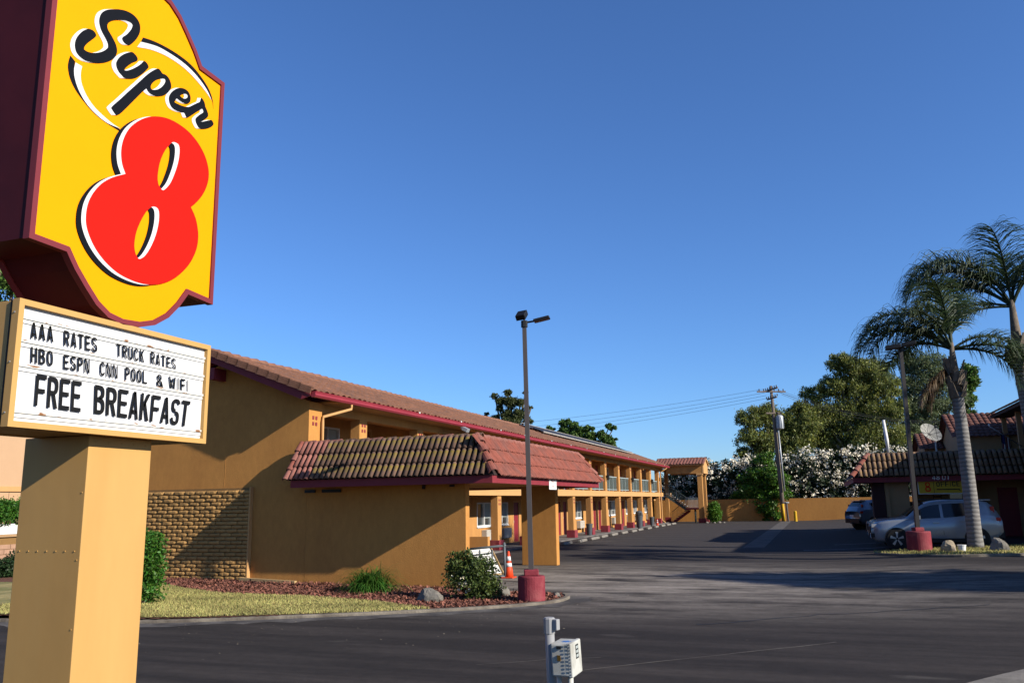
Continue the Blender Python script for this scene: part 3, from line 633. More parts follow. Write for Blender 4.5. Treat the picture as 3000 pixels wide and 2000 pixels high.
# ================================================================== flat lettering helpers
def ring(cx, cy, rx, ry, tx, ty, a0, a1, n=14, p=2.6):
    def se(a, rx, ry):
        c, s_ = math.cos(a), math.sin(a); return (cx+rx*math.copysign(abs(c)**(2/p), c), cy+ry*math.copysign(abs(s_)**(2/p), s_))
    out = []
    for k in range(n):
        a, b = a0+(a1-a0)*k/n, a0+(a1-a0)*(k+1)/n
        out.append([se(a, rx, ry), se(b, rx, ry), se(b, rx-tx, ry-ty), se(a, rx-tx, ry-ty)])
    return out
def R_(x0, x1, y0, y1): return [(x0, y0), (x1, y0), (x1, y1), (x0, y1)]
PI = math.pi; VW, HW = .28, .135
def glyph(c):
    v, h = VW, HW
    if c == 'A': return [[(0, 0), (v*.95, 0), (.62, 1), (.36, 1)], [(1, 0), (1-v*.95, 0), (.38, 1), (.64, 1)], R_(.25, .75, .2, .33)]
    if c == 'E': return [R_(0, v, 0, 1), R_(v, 1, 0, h), R_(v, .9, .44, .44+h), R_(v, 1, 1-h, 1)]
    if c == 'F': return [R_(0, v, 0, 1), R_(v, .9, .42, .42+h), R_(v, 1, 1-h, 1)]
    if c == 'T': return [R_(.35, .65, 0, 1-h), R_(0, 1, 1-h, 1)]
    if c == 'I': return [R_(.30, .70, 0, 1)]
    if c == 'H': return [R_(0, v, 0, 1), R_(1-v, 1, 0, 1), R_(v, 1-v, .43, .43+h)]
    if c == 'L': return [R_(0, v, 0, 1), R_(v, 1, 0, h)]
    if c == 'N': return [R_(0, .2, 0, 1), R_(.8, 1, 0, 1), [(.06, 1), (.33, 1), (.94, 0), (.67, 0)]]
    if c == 'K': return [R_(0, v, 0, 1), [(v, .36), (v, .60), (.66, 1), (1, 1)], [(.34, .56), (.52, .76), (1, 0), (.66, 0)]]
    if c == 'W': return [[(0, 1), (.2, 1), (.36, 0), (.18, 0)], [(.18, 0), (.36, 0), (.56, .85), (.44, .85)], [(.64, 0), (.82, 0), (.56, .85), (.44, .85)], [(.82, 0), (.64, 0), (.8, 1), (1, 1)]]
    if c in 'O0': return ring(.5, .5, .5, .5, v, h, 0, 2*PI, 28)
    if c == 'C': return ring(.5, .5, .5, .5, v, h, .42, 2*PI-.42, 24)
    if c == 'U': return [R_(0, v, .3, 1), R_(1-v, 1, .3, 1)]+ring(.5, .3, .5, .3, v, h, PI, 2*PI, 12)
    if c == 'P': return [R_(0, v, 0, 1)]+ring(.45, .71, .55, .29, v, h, -PI/2, PI/2, 12)+[R_(v, .45, .42, .42+h), R_(v, .45, 1-h, 1)]
    if c == 'R': return glyph('P')+[[(.42, .44), (.72, .44), (1, 0), (.69, 0)]]
    if c == 'B': return [R_(0, v, 0, 1), R_(v, .45, 0, h), R_(v, .45, .44, .44+h), R_(v, .45, 1-h, 1)]+ring(.45, .755, .5, .245, v, h, -PI/2, PI/2, 12)+ring(.45, .285, .55, .285, v, h, -PI/2, PI/2, 12)
    if c == 'S': return ring(.5, .735, .5, .265, v, h, .25, 1.5*PI, 14)+ring(.5, .265, .5, .265, v, h, -PI, PI/2, 14)
    if c == '&': return ring(.42, .76, .34, .24, .22, .10, 0, 2*PI, 14)+ring(.42, .26, .42, .26, .26, .11, 0, 2*PI, 14)+[[(.55, .5), (.8, .42), (1, 0), (.75, 0)]]
    if c == '8': return ring(.5, .75, .42, .25, .22, .10, 0, 2*PI, 14)+ring(.5, .27, .5, .27, .24, .11, 0, 2*PI, 14)
    if c == '4': return [R_(.55, .8, 0, 1), R_(0, 1, .22, .35), [(0, .33), (.22, .33), (.6, 1), (.5, 1)]]
    if c == '1': return [R_(.38, .66, 0, 1), [(.15, .74), (.38, .86), (.38, 1)]]
    return []
def word(par, txt, quad, lift, m, gap=.18, narrow='I', name='letter'):          # quad: BL, BR, TL, TR points in space
    BL, BR, TL, TR = quad; ws = [.42 if c in narrow else (1.35 if c == 'W' else (.5 if c == ' ' else 1)) for c in txt]
    tot = sum(ws)+gap*(len(txt)-1); x = 0
    for c, w in zip(txt, ws):
        if c != ' ':
            mb = MB()
            for pl in glyph(c):
                pts = []
                for (a, b) in pl:
                    s_ = (x+a*w)/tot; pts.append((BL*(1-s_)+BR*s_)*(1-b)+(TL*(1-s_)+TR*s_)*b+lift)
                mb.add(pts, [tuple(range(len(pts)))])
            part(par, name, mb, m)
        x += w+gap
# ================================================================== ROAD SIGN
XS = -6.3
def sp(x, y): p = onX(x, y, XS); return (p.y, p.z)
sign = thing('motel_sign', 'tall roadside motel sign: yellow shaped cabinet over a white letter board on a tan pillar', 'sign', (-6.9, 6.5, 0))
M['signred'] = mat('sign_maroon', (.19, .028, .036), .6, .06, 3, spec=.2)
M['signyellow'] = mat('sign_yellow', (.92, .335, .003), .6, .03, 1.2, spec=.03)
M['signwhite'] = mat('sign_white', (.70, .70, .70), .5, .02, spec=.2)
M['signred8'] = mat('sign_bright_red', (.86, .014, .009), .6, .03, 1.2, spec=.02)
M['signblack'] = mat('sign_black', (.004, .005, .008), .6, 0, spec=.1)
M['pillar'] = mat('pillar_paint', (.56, .325, .103), .6, .05, 2.5, .12, 2.5, col2=(.53, .30, .092), c2scale=1.4, stretch=(1.4, 1.4, .25))
# cabinet outline: traced lower and right edges, mirrored for the rest
out_px = [(85, 696), (196, 737), (206, 760), (220, 790), (250, 842), (282, 893), (318, 930), (360, 950), (411, 958), (455, 952), (495, 930), (527, 897), (552, 862), (622, 892)]
bot = [sp(*q) for q in out_px]
yl, yr, zt_ = bot[0][0], bot[-1][0]+.01, 0
bot[-1] = (yr, bot[-1][1])
cz = (sp(672, 236)[1]+bot[-1][1])/2; cyy = (yl+yr)/2
OUT = bot+[(2*cyy-y, 2*cz-z) for y, z in bot]
def inset(poly, d):
    n = len(poly); res = []
    for i in range(n):
        a, b, c = Vector(poly[i-1]), Vector(poly[i]), Vector(poly[(i+1) % n])
        e1, e2 = (b-a).normalized(), (c-b).normalized(); n1, n2 = Vector((-e1.y, e1.x)), Vector((-e2.y, e2.x))
        m_ = (n1+n2); m_ = m_/max(.3, (1+n1.dot(n2))); res.append(tuple(b+m_*d))
    return res
INN = inset(OUT, .055)
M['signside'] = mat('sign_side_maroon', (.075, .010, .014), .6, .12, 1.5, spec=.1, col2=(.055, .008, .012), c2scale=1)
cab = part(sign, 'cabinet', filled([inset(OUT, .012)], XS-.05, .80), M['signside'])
part(cab, 'front_frame', filled([OUT, INN], XS, .075), M['signred'])
part(cab, 'rear_frame', filled([OUT, INN], XS-.80, .075), M['signred'])
part(cab, 'face_panel', filled([inset(OUT, .05)], XS-.02, .025), M['signyellow'])
def art(name, px, holes=(), lay=0, m='signblack', sharp=(), dx=0, dy=0, sub=5):
    polys = []
    for i, pl in enumerate((px,)+tuple(holes)):
        polys.append([sp(x+dx, y+dy) for x, y in spline(pl, sub, sharp if i == 0 else ())])
    return part(cab, name, filled(polys, XS-.018+lay*.0022, .0016), M[m])
def sc(o, s_, pts): return [(o[0]+s_*u, o[1]+s_*v) for u, v in pts]
A_, B_, C_, D_, E_ = ((190, 0), .12752), ((310, 140), .12752), ((450, 230), .1084), ((200, 320), .3443), ((190, 90), .20408)
Sx = sc(*A_, [(1335,880),(1345,930),(1400,1000),(1490,1035),(1570,990),(1660,900),(1725,790),(1750,680),(1740,560),(1690,450),(1590,340),(1450,260),(1300,220),(1150,212),(1000,225),(900,270),(840,340),(810,440),(810,540),(840,660),(890,770),(950,880),(1000,990),(1010,1060),(1000,1100),(930,1160),(830,1200),(700,1217),(580,1200),(500,1165),(460,1125),(480,1060),(540,990),(620,925),(700,865),(735,830),(735,790),(700,730),(640,685),(570,662),(520,670),(430,715),(340,800),(280,890),(250,1000),(255,1110),(290,1210),(360,1300),(470,1380),(600,1425),(740,1445),(860,1442),(980,1420),(1100,1370),(1180,1300),(1215,1210),(1215,1120),(1190,1020),(1140,910),(1080,800),(1020,700),(995,620),(1005,550),(1050,500),(1130,465),(1250,455),(1380,465),(1490,500),(1555,545),(1572,590),(1550,660),(1500,730),(1430,800),(1360,845)])
Ux = sc(*B_, [(610,97),(680,140),(740,220),(748,270),(735,298),(650,330),(560,385),(490,445),(450,500),(460,520),(520,522),(620,490),(740,430),(830,365),(895,303),(950,340),(990,400),(1000,450),(970,490),(890,570),(780,650),(680,695),(570,708),(450,695),(390,640),(320,560),(270,460),(255,370),(270,310),(320,230),(400,165),(500,120)])
Px = sc(*B_, [(1205,478),(1270,520),(1320,590),(1390,620),(1460,690),(1505,790),(1520,880),(1510,940),(1450,1020),(1370,1080),(1280,1105),(1180,1108),(1090,1085),(1010,1030),(965,970),(950,940),(880,990),(760,1110),(620,1250),(480,1390),(360,1500),(270,1545),(240,1530),(200,1480),(150,1400),(145,1370),(200,1310),(350,1180),(500,1040),(650,905),(800,770),(930,650),(1060,550)])
Ph = sc(*B_, [(1300,705),(1370,720),(1385,770),(1360,830),(1300,900),(1210,955),(1110,965),(1065,945),(1050,890),(1075,830),(1140,760),(1220,718)])
Rx = sc(*C_, [(770,255),(880,290),(960,360),(1005,450),(1020,540),(1005,630),(960,670),(900,680),(820,655),(740,610),(645,540),(610,590),(590,640),(680,690),(800,740),(900,765),(980,765),(1080,720),(1180,670),(1265,630),(1290,560),(1310,525),(1350,560),(1400,660),(1420,760),(1470,880),(1495,970),(1480,1040),(1420,1090),(1350,1140),(1310,1170),(1400,1155),(1570,1120),(1620,1170),(1640,1230),(1610,1280),(1520,1330),(1420,1355),(1320,1360),(1250,1340),(1200,1270),(1160,1180),(1150,1100),(1180,1050),(1260,980),(1360,910),(1330,820),(1250,860),(1150,920),(1030,1000),(920,1058),(880,1000),(840,925),(740,905),(620,860),(520,790),(460,690),(432,580),(440,480),(490,390),(570,315),(670,265)])
Rh = sc(*C_, [(740,465),(790,425),(850,410),(910,425),(940,470),(925,520),(870,545),(800,525)])
EX = sc(*D_, [(490,550),(462,470),(452,380),(460,300),(485,225),(530,155),(600,100),(680,68),(760,62),(850,80),(940,125),(1030,195),(1105,285),(1160,385),(1190,480),(1198,560),(1185,640),(1150,720),(1100,785),(1045,832),(1080,910),(1100,990),(1108,1080),(1098,1170),(1065,1260),(1010,1345),(930,1420),(840,1468),(740,1490),(640,1485),(530,1450),(420,1390),(320,1300),(240,1195),(185,1085),(155,980),(155,880),(175,790),(220,705),(290,630),(380,580)])
EH1 = sc(*D_, [(905,280),(940,300),(950,350),(940,440),(910,540),(870,630),(820,685),(795,680),(770,640),(763,570),(780,460),(815,370),(860,305),(885,284)])
EH2 = sc(*D_, [(725,828),(760,840),(775,880),(772,960),(750,1060),(710,1160),(660,1240),(615,1272),(590,1260),(570,1210),(565,1140),(580,1050),(610,970),(650,895),(690,845)])
for k, (nm, o, h) in enumerate((('letter', Sx, ()), ('letter', Ux, ()), ('letter', Px, (Ph,)), ('letter', Rx, (Rh,)))):
    L0 = art('lettering', o, h, 4, 'signblack', sub=4)
    sh = 12 if k < 3 else 9
    for j, t in enumerate((1.0, .66, .33)): art('letter_shadow', o, h, 1+j, 'signwhite', dx=-sh*t, dy=-.5*t, sub=4)
art('numeral', EX, (EH1, EH2), 7, 'signred8', (0, 19))
art('numeral_outline', EX, (EH1, EH2), 6, 'signwhite', (0, 19), -13, .5)
art('numeral_shadow', EX, (EH1, EH2), 5, 'signblack', (0, 19), -27, 4)
art('swoosh', sc(*E_, [(1140,95),(1300,150),(1500,250),(1700,380),(1850,510),(1980,670),(2080,830),(2135,980),(2148,1120),(2130,1000),(2060,860),(1960,710),(1830,560),(1680,430),(1500,310),(1330,220),(1110,158)]), (), 1, 'signblack', (0, 8, 16))
art('swoosh', sc(*E_, [(1110,158),(1330,220),(1500,310),(1680,430),(1830,560),(1960,710),(2060,860),(2122,1000),(2050,890),(1930,740),(1790,590),(1630,460),(1450,350),(1250,270),(1055,232)]), (), 1.5, 'signwhite', (0, 7, 14))
art('swoosh', sc(*E_, [(100,355),(168,440),(150,560),(165,700),(230,880),(340,1060),(480,1210),(640,1330),(810,1410),(800,1435),(600,1310),(430,1170),(290,1010),(170,840),(95,680),(65,530),(75,430)]), (), 1, 'signblack', (0, 1, 8, 9))
art('swoosh', sc(*E_, [(172,455),(265,510),(245,620),(260,760),(330,930),(440,1090),(570,1220),(700,1330),(810,1400),(640,1330),(480,1210),(340,1060),(230,880),(165,700),(150,560)]), (), 1.5, 'signwhite', (0, 1, 8))
# letter board
bq = [(60, 863), (22, 1242), (603, 1304), (618, 1019)]; BQ = [sp(*q) for q in bq]
by0, by1 = (BQ[0][0]+BQ[1][0])/2, (BQ[2][0]+BQ[3][0])/2; bz0, bz1 = (BQ[1][1]+BQ[2][1])/2, (BQ[0][1]+BQ[3][1])/2
board = part(sign, 'letter_board', MB().box(XS-.78, XS-.09, by0+.012, by1-.012, bz0+.01, bz1-.01), M['pillar'], bevel=.006)
rect = [(by0, bz0), (by1, bz0), (by1, bz1), (by0, bz1)]; rin = inset(rect, .052)
part(board, 'frame', filled([rect, rin], XS, .08), M['pillar'])
part(board, 'rear_frame', filled([rect, rin], XS-.77, .08), M['pillar'])
part(board, 'white_panel', filled([inset(rect, .045)], XS-.045, .01), M['signwhite'])
def rusty():
    m = mat('rusty_track', (.66, .65, .60), .6, .05, 8, col2=(.25, .11, .04), c2scale=9, c2lo=.60, c2hi=.66, stretch=(1, 1, 4)); return m
M['track'] = rusty(); M['trackpanel'] = mat('track_panel', (.74, .74, .70), .5, .03)
for (l, r2) in (((160, 490), (1340, 790)), ((145, 645), (1330, 905)), ((130, 806), (1328, 1030)), ((100, 1106), (1310, 1270))):
    za = sp(.4464*l[0], 700+.4464*l[1])[1]; zb = sp(.4464*r2[0], 700+.4464*r2[1])[1]; zz = (za+zb)/2
    t = part(board, 'letter_track', MB().box(XS-.04, XS-.022, by0+.056, by1-.056, zz-.014, zz+.010), M['track'])
    part(t, 'track_lip', MB().box(XS-.043, XS-.034, by0+.056, by1-.056, zz-.05, zz-.0145), M['trackpanel'])
M['letters'] = mat('letter_black', (.008, .008, .008), .6, 0, spec=.15)
def q2(*pts): return [Vector((XS-.03, *sp(.4464*u, 700+.4464*v))) for u, v in pts]
up = Vector((.004, 0, 0))
for txt, q in (('AAA', ((217, 648), (366, 676), (217, 541), (366, 573))), ('RATES', ((434, 695), (653, 742), (436, 596), (653, 648))), ('TRUCK', ((780, 765), (960, 811), (780, 682), (960, 730))), ('RATES', ((1003, 815), (1167, 860), (1003, 737), (1168, 786))),
               ('HBO', ((217, 807), (363, 833), (220, 704), (363, 735))), ('ESPN', ((431, 850), (602, 880), (434, 755), (604, 785))), ('CNN', ((670, 893), (786, 915), (672, 803), (787, 830))), ('POOL', ((835, 924), (980, 951), (837, 838), (980, 866))), ('&', ((1043, 965), (1085, 973), (1043, 884), (1085, 892))), ('WIFI', ((1123, 979), (1252, 1004), (1123, 897), (1252, 925))),
               ('FREE', ((240, 1091), (543, 1135), (256, 884), (552, 935))), ('BREAKFAST', ((632, 1142), (1243, 1230), (638, 953), (1264, 1064)))):
    word(board, txt, q2(*q), up, M['letters'], gap=.30 if len(txt) < 9 and txt != 'FREE' else .18)
# pillar with rivets
py0, py1 = onX(233, 1640, XS-.2).y, onX(422, 1640, XS-.2).y
pil = part(sign, 'pillar', MB().box(XS-1.02, XS-.2, py0, py1, 0, bz0+.005), M['pillar'], bevel=.006)
rv = MB(); 
for i in range(7): rv.lathe((XS-.95+i*.115, py0-.004, 1.66), [(.011, 0), (.011, .003)], 6)
rv = MB()
def rivet(x, y, z): rv.obox((x, y, z), (.005, 0, 0), (0, .003, 0), (0, 0, .005))
for i in range(7): rivet(XS-.96+i*.115, py0-.003, 1.62)
for i in range(4): rivet(XS-.235, py0-.002, .3+i*.62)
for i in range(5): rivet(XS-.2+.003, py0+.08+i*.16, bz0-.05)
part(pil, 'rivets', rv, M['pillar'], kind='stuff')
rv = MB()
for z in (bz0+.12, (bz0+bz1)/2, bz1-.12): rivet(XS-.045, by0-.003, z)
part(board, 'rivets', rv, M['steel'], kind='stuff')
part(board, 'side_seam', MB().box(XS-.10, XS-.084, by0-.002, by0+.01, bz0+.02, bz1-.01), M['signblack'])
# ================================================================== STAIR CANOPY AND STAIRS at the far end
sc_ = thing('stair_canopy', 'tall gabled stucco canopy with tiled roof over the stairs at the far end', 'canopy', (-9.4, 76, 0))
for y in (75.1, 77.6):
    c = part(sc_, 'column', MB().box(-9.62, -9.2, y-.21, y+.21, .02, 4.22), M['stucco'], bevel=.015)
    part(c, 'base', MB().box(-9.70, -9.12, y-.29, y+.29, 0, .38), M['redbase'], bevel=.015)
    part(c, 'capital', MB().box(-9.68, -9.14, y-.27, y+.27, 4.1, 4.24), M['trim'], bevel=.01)
part(sc_, 'beam', MB().box(-12.3, -9.15, 74.85, 75.25, 4.24, 4.95), M['stucco'])
part(sc_, 'beam', MB().box(-12.3, -9.15, 77.45, 77.85, 4.24, 4.95), M['stucco'])
part(sc_, 'gable', MB().prism([(-9.16, 74.84, 4.242), (-9.16, 77.86, 4.242), (-9.16, 77.86, 4.97), (-9.16, 76.35, 5.52), (-9.16, 74.84, 4.97)], (.14, 0, 0)), M['trim'])
part(sc_, 'fascia', MB().box(-12.3, -8.95, 74.55, 74.6, 4.92, 5.05), M['trim'])
rf = part(sc_, 'roof', MB().prism([(-13.3, 74.5, 5.04), (-13.3, 76.35, 5.60), (-13.3, 78.2, 5.04), (-13.3, 78.2, 4.96), (-13.3, 76.35, 5.52), (-13.3, 74.5, 4.96)], (4.4, 0, 0)), M['trim'])
part(rf, 'roof_tiles', tileroof((-13.3, 76.35, 5.62), (1, 0, 0), Vector((0, 74.45-76.35, 5.05-5.62)), 16, 5, .275, .05), M['tileold'], kind='stuff')
for i in range(11): piece(rf, 'ridge_tile', ridge_me, axes((-13.3+i*.4, 76.35, 5.56), (0, -1, 0), (1, 0, .05), (-.05, 0, 1)))
st = thing('staircase', 'outdoor concrete staircase with dark metal railings under the tall canopy', 'staircase', (-11, 76, 0))
M['tread'] = mat('tread', (.30, .27, .24), .9, .1); M['railing'] = mat('stair_railing', (.055, .075, .07), .5, .05)
for i in range(8):
    part(st, 'tread', MB().box(-12.5+i*.21, -12.22+i*.21, 75.35, 76.3, 2.50-i*.155, 2.57-i*.155), M['tread'])
    part(st, 'tread', MB().box(-10.95-i*.19, -10.68-i*.19, 76.42, 77.35, 1.10-i*.15, 1.17-i*.15), M['tread'])
part(st, 'landing', MB().box(-10.8, -9.65, 75.3, 77.4, 1.14, 1.28), M['redbase'])
for y in (75.5, 76.1): part(st, 'landing_post', MB().box(-10.1, -10.02, y, y+.08, 0, 1.14), M['railing'])
for y in (75.34, 76.32): part(st, 'stringer', MB().prism([(-12.5, y, 2.5), (-10.75, y, 1.2), (-10.75, y, 1.0), (-12.5, y, 2.28)], (0, .04, 0)), M['railing'])
for y in (76.40, 77.36): part(st, 'stringer', MB().prism([(-10.7, y, 1.12), (-12.3, y, -.0), (-12.05, y, -.02), (-10.7, y, .92)], (0, .04, 0)), M['redbase'])
def stair_rail(y, x0, z0, x1, z1, n, m):
    r_ = part(st, 'handrail', MB().tube([(x0, y, z0+.9), (x1, y, z1+.9)], .025, 6), m); g = MB()
    for k in range(n+1): t = k/n; x = x0+(x1-x0)*t; z = z0+(z1-z0)*t; g.box(x-.012, x+.012, y-.012, y+.012, z, z+.9)
    part(r_, 'balusters', g, m, kind='stuff')
stair_rail(75.36, -12.5, 2.5, -10.8, 1.25, 14, M['railing']); stair_rail(76.30, -12.5, 2.5, -10.8, 1.25, 14, M['railing'])
stair_rail(76.42, -12.2, .05, -10.75, 1.2, 12, M['railing']); stair_rail(75.30, -10.8, 1.28, -9.68, 1.28, 10, M['raillight']); stair_rail(77.38, -10.8, 1.28, -9.68, 1.28, 10, M['raillight'])
# ================================================================== PERIMETER WALL, POSTS
pw = thing('perimeter_wall', 'low tan stucco wall across the back of the lot below the white oleanders', 'wall', (0, 80, 0))
xs = [-20.0, -14.0, -9.0, -2.75, 3.5, 9.8, 16.0, 24.0]
for a, b in zip(xs[:-1], xs[1:]): part(pw, 'wall_panel', MB().box(a+.004, b-.004, 79.8, 80.05, -.05, 1.95+.02*RNG.random()), M['stucco_wall'])
part(pw, 'pilaster', MB().box(-3.25, -2.8, 79.55, 79.79, 0, 1.75), M['stucco_wall'])
M['yellowpaint'] = mat('yellow_paint', (.62, .36, .01), .6, .1, 6)
one('bollard', 'short yellow steel bollard standing alone right of the utility pole', 'bollard', MB().lathe((-1.75, 77.6, 0), [(.13, 0), (.13, .82), (.10, .88), (.03, .90)], 14), M['yellowpaint'], (-1.75, 77.6, 0), smooth=False)
pb = thing('standpipe', 'dark grey standpipe with flared cap between the yellow guards', 'pipe', (-2.35, 77.3, 0))
part(pb, 'pipe', MB().tube([(-2.35, 77.3, 0), (-2.42, 77.3, 1.5)], .09, 10), M['pole']); part(pb, 'cap', MB().lathe((-2.42, 77.3, 1.5), [(.09, 0), (.24, .08), (.24, .14), (.05, .18)], 12), M['steel'])
# utility pole
up_ = thing('utility_pole', 'tall wooden utility pole with crossarms and grey transformer by the back wall', 'utility pole', (-2.75, 78.6, 0))
YP = 78.6
ptop = onY(2258, 1130, YP); pbot = Vector((-2.75, YP, 0))
def along(z): t = z/ptop.z; return pbot+(ptop-pbot)*t
part(up_, 'pole', MB().tube([pbot, along(4), along(8), ptop], [.19, .17, .15, .12], 10), M['wood'], smooth=True)
def arm(z, L, dirv, nm='crossarm'):
    c = along(z); d = Vector(dirv).normalized(); a = part(up_, nm, MB().obox(c+Vector((0, -.16, 0)), d*L, Vector((d.y, -d.x, 0))*.055, (0, 0, .065)), M['wood'])
    return c, d, a
arms = [arm(ptop.z-.35, 1.35, (.45, -.9, 0)), arm(ptop.z-.55, 1.35, (.9, .45, 0)), arm(ptop.z-1.15, 1.0, (.45, -.9, 0)), arm(ptop.z-2.5, .7, (.9, .45, 0))]
for (c, d, a) in arms[:3]:
    for t in (-1.2, -.75, -.3, .3, .75, 1.2):
        q = c+d*t*.95+Vector((0, -.16, .07)); part(a, 'insulator', MB().lathe(q, [(.03, 0), (.06, .05), (.035, .08), (.06, .12), (.02, .2)], 8), M['pole'])
tc_ = along(ptop.z-3.3)+Vector((.48, -.12, 0))
tr = part(up_, 'transformer', MB().lathe(tc_-Vector((0, 0, .65)), [(.20, 0), (.30, .03), (.31, .08), (.31, 1.1), (.26, 1.2), (.1, 1.28)], 18), M['steel'], smooth=True)
g = MB()
for k in range(12): a = 2*PI*k/12; g.box(tc_.x+.33*math.cos(a)-.012, tc_.x+.33*math.cos(a)+.012, tc_.y+.33*math.sin(a)-.012, tc_.y+.33*math.sin(a)+.012, tc_.z-.55, tc_.z+.4)
part(tr, 'fins', g, M['steel'], kind='stuff')
for s_ in (-.12, .12): part(tr, 'bushing', MB().lathe(tc_+Vector((s_, 0, .6)), [(.04, 0), (.07, .08), (.04, .14), (.06, .2), (.02, .34)], 8), M['pole'])
part(up_, 'riser_conduit', MB().tube([along(2.6)+Vector((.3, -.2, 0)), along(8.2)+Vector((.28, -.2, 0))], .06, 8), M['steel'], smooth=True)
part(up_, 'yellow_guard', MB().tube([along(0)+Vector((.02, -.28, 0)), along(1.5)+Vector((.02, -.28, 0))], .12, 10), M['yellowpaint'], smooth=True)
# power lines: sagging wires
M['wire'] = mat('wire', (.02, .02, .022), .6, 0)
def wire(a, b, sag, r_, label, group):
    a, b = Vector(a), Vector(b); pts = [a.lerp(b, k/16)-Vector((0, 0, sag*4*(k/16)*(1-k/16))) for k in range(17)]
    mb = MB().tube(pts, r_, 5); one('power_line', label, 'wire', mb, M['wire'], tuple(a), group)
for k, (xa, ya, xb, yb) in enumerate(((2240, 1139, 1100, 1262), (2240, 1150, 1100, 1279), (2245, 1158, 1100, 1295), (2250, 1166, 1100, 1310))):
    wire(onY(xa, ya, YP), onY(xb, yb, 86), .8, .012, ['topmost', 'second highest', 'third highest', 'lowest'][k]+' of the four wires running left from the utility pole', 'wires left of the pole')
for i, (xa, ya, xb, yb) in enumerate(((2272, 1139, 3100, 1165), (2278, 1146, 3100, 1172), (2284, 1150, 3100, 1160), (2290, 1156, 3100, 1180))):
    wire(onY(xa, ya, YP), onY(xb, yb, 96), 2.6, .012, ['topmost', 'second highest', 'third highest', 'lowest'][i]+' wire at the pole of four sagging right before the eucalyptus trees', 'wires right of the pole')
wire(onY(2060, 1372, 92), onY(2240, 1352, 92), .1, .03, 'dark low cable seen above the oleanders beside the stair canopy, lower one', None)
wire(onY(2060, 1357, 92), onY(2240, 1340, 92), .1, .02, 'thin low cable seen above the oleanders beside the stair canopy, upper one', None)
# ================================================================== LAMP POSTS
def lamp_post(label, base, r, h, top, heads, lit, width=.05, pm='pole'):
    base, top = Vector(base), Vector(top)
    t = thing('lamp_post', label, 'lamp post', base)
    part(t, 'base', MB().lathe(base+Vector((0, 0, -.02)), [(r, 0), (r, h-.01), (r-.015, h+.015), (r*.3, h+.025)], 32), M['redbase'], smooth=False)
    part(t, 'collar', MB().obox(base+Vector((0, 0, h+.06)), (.14, .05, 0), (-.05, .14, 0), (0, 0, .06)), M['redbase'], bevel=.02)
    d = (top-base); p0 = base+Vector((0, 0, h+.1))
    part(t, 'pole', MB().tube([p0, top], [width*1.42, width*1.25], 4, True, PI/4+.25), M[pm])
    part(t, 'bracket', MB().tube([top-Vector((0, 0, .08)), top+Vector((0, 0, .06))], width*1.5, 8), M['black'])
    for (c, ax, ay, az, arm_to) in heads:
        hd_ = part(t, 'lamp_head', MB().obox(top+Vector(c), ax, ay, az), M['black'], bevel=.012)
        n_ = Vector(az).normalized(); part(hd_, 'lens', MB().obox(top+Vector(c)-Vector(az)*1.05, Vector(ax)*.82, Vector(ay)*.78, Vector(az)*.12), M['pole'])
        part(hd_, 'arm', MB().tube([top+Vector((0, 0, .02)), top+Vector(arm_to)], .022, 6), M['black'])
LB = gp(1558, 1756, .055)
lamp_post('slim grey lamp post on round maroon base beside the carport', LB, .278, .48, onY(1536, 948, LB.y),
          [((-.03, -.08, .17), (.105, 0, .01), (0, .05, -.045), (-.01, -.07, -.07), (0, 0, .1)), ((.36, .12, .09), (.17, .03, .035), (-.02, .11, .0), (-.008, 0, .028), (.2, .06, .05))], True)
lamp_post('shade-darkened lamp post on wide maroon base in front of the silver car', (3.1, 31.0, .14), .38, .72, onY(2638, 1022, 31.0),
          [((-.24, -.15, .06), (.24, 0, .02), (0, .16, 0), (0, 0, .065), (-.1, 0, .05)), ((.26, -.1, .14), (.22, 0, .03), (0, .16, 0), (0, 0, .06), (.1, 0, .06))], False, .062, 'poleshaded')
# ================================================================== WHEEL STOPS, BINS, CONES
ws = MB(); ws.prism([(-.09, -.85, 0), (.09, -.85, 0), (.06, -.85, .13), (-.06, -.85, .13)], (0, 1.7, 0)); ws_me = ws.mesh('wheel_stop'); ws_me.materials.append(M['concrete'])
wy = [39.15, 41.73, 44.24, 46.75, 49.37, 52.1, 54.73, 57.2, 60.0, 63.2, 65.8, 68.4, 71.0]
for i, y in enumerate(wy):
    o = bpy.data.objects.new('wheel_stop', ws_me); COL.objects.link(o); o.location = (-11.3+RNG.uniform(-.06, .06), y, .004); o.rotation_euler.z = RNG.uniform(-.05, .05); ORG[o.name] = o.location
    pos = ['nearest concrete wheel stop, just right of the carport pillar wall', 'second concrete wheel stop from the carport pillar wall'][i] if i < 2 else ('farthest concrete wheel stop, by the foot of the stairs' if i == 12 else '%s concrete wheel stop along the room walkway, counted from the carport' % ['third', 'fourth', 'fifth', 'sixth', 'seventh', 'eighth', 'ninth', 'tenth', 'eleventh', 'twelfth'][i-2])
    tag(o, pos, 'wheel stop', 'wheel stops along the walkway'); o.modifiers.new('bevel', 'BEVEL').width = .015
o = bpy.data.objects.new('wheel_stop', ws_me); COL.objects.link(o); o.location = (-11.3, 34.6, .004); ORG[o.name] = o.location; tag(o, 'wheel stop seen under the carport, left of the pillar wall', 'wheel stop', 'wheel stops along the walkway')
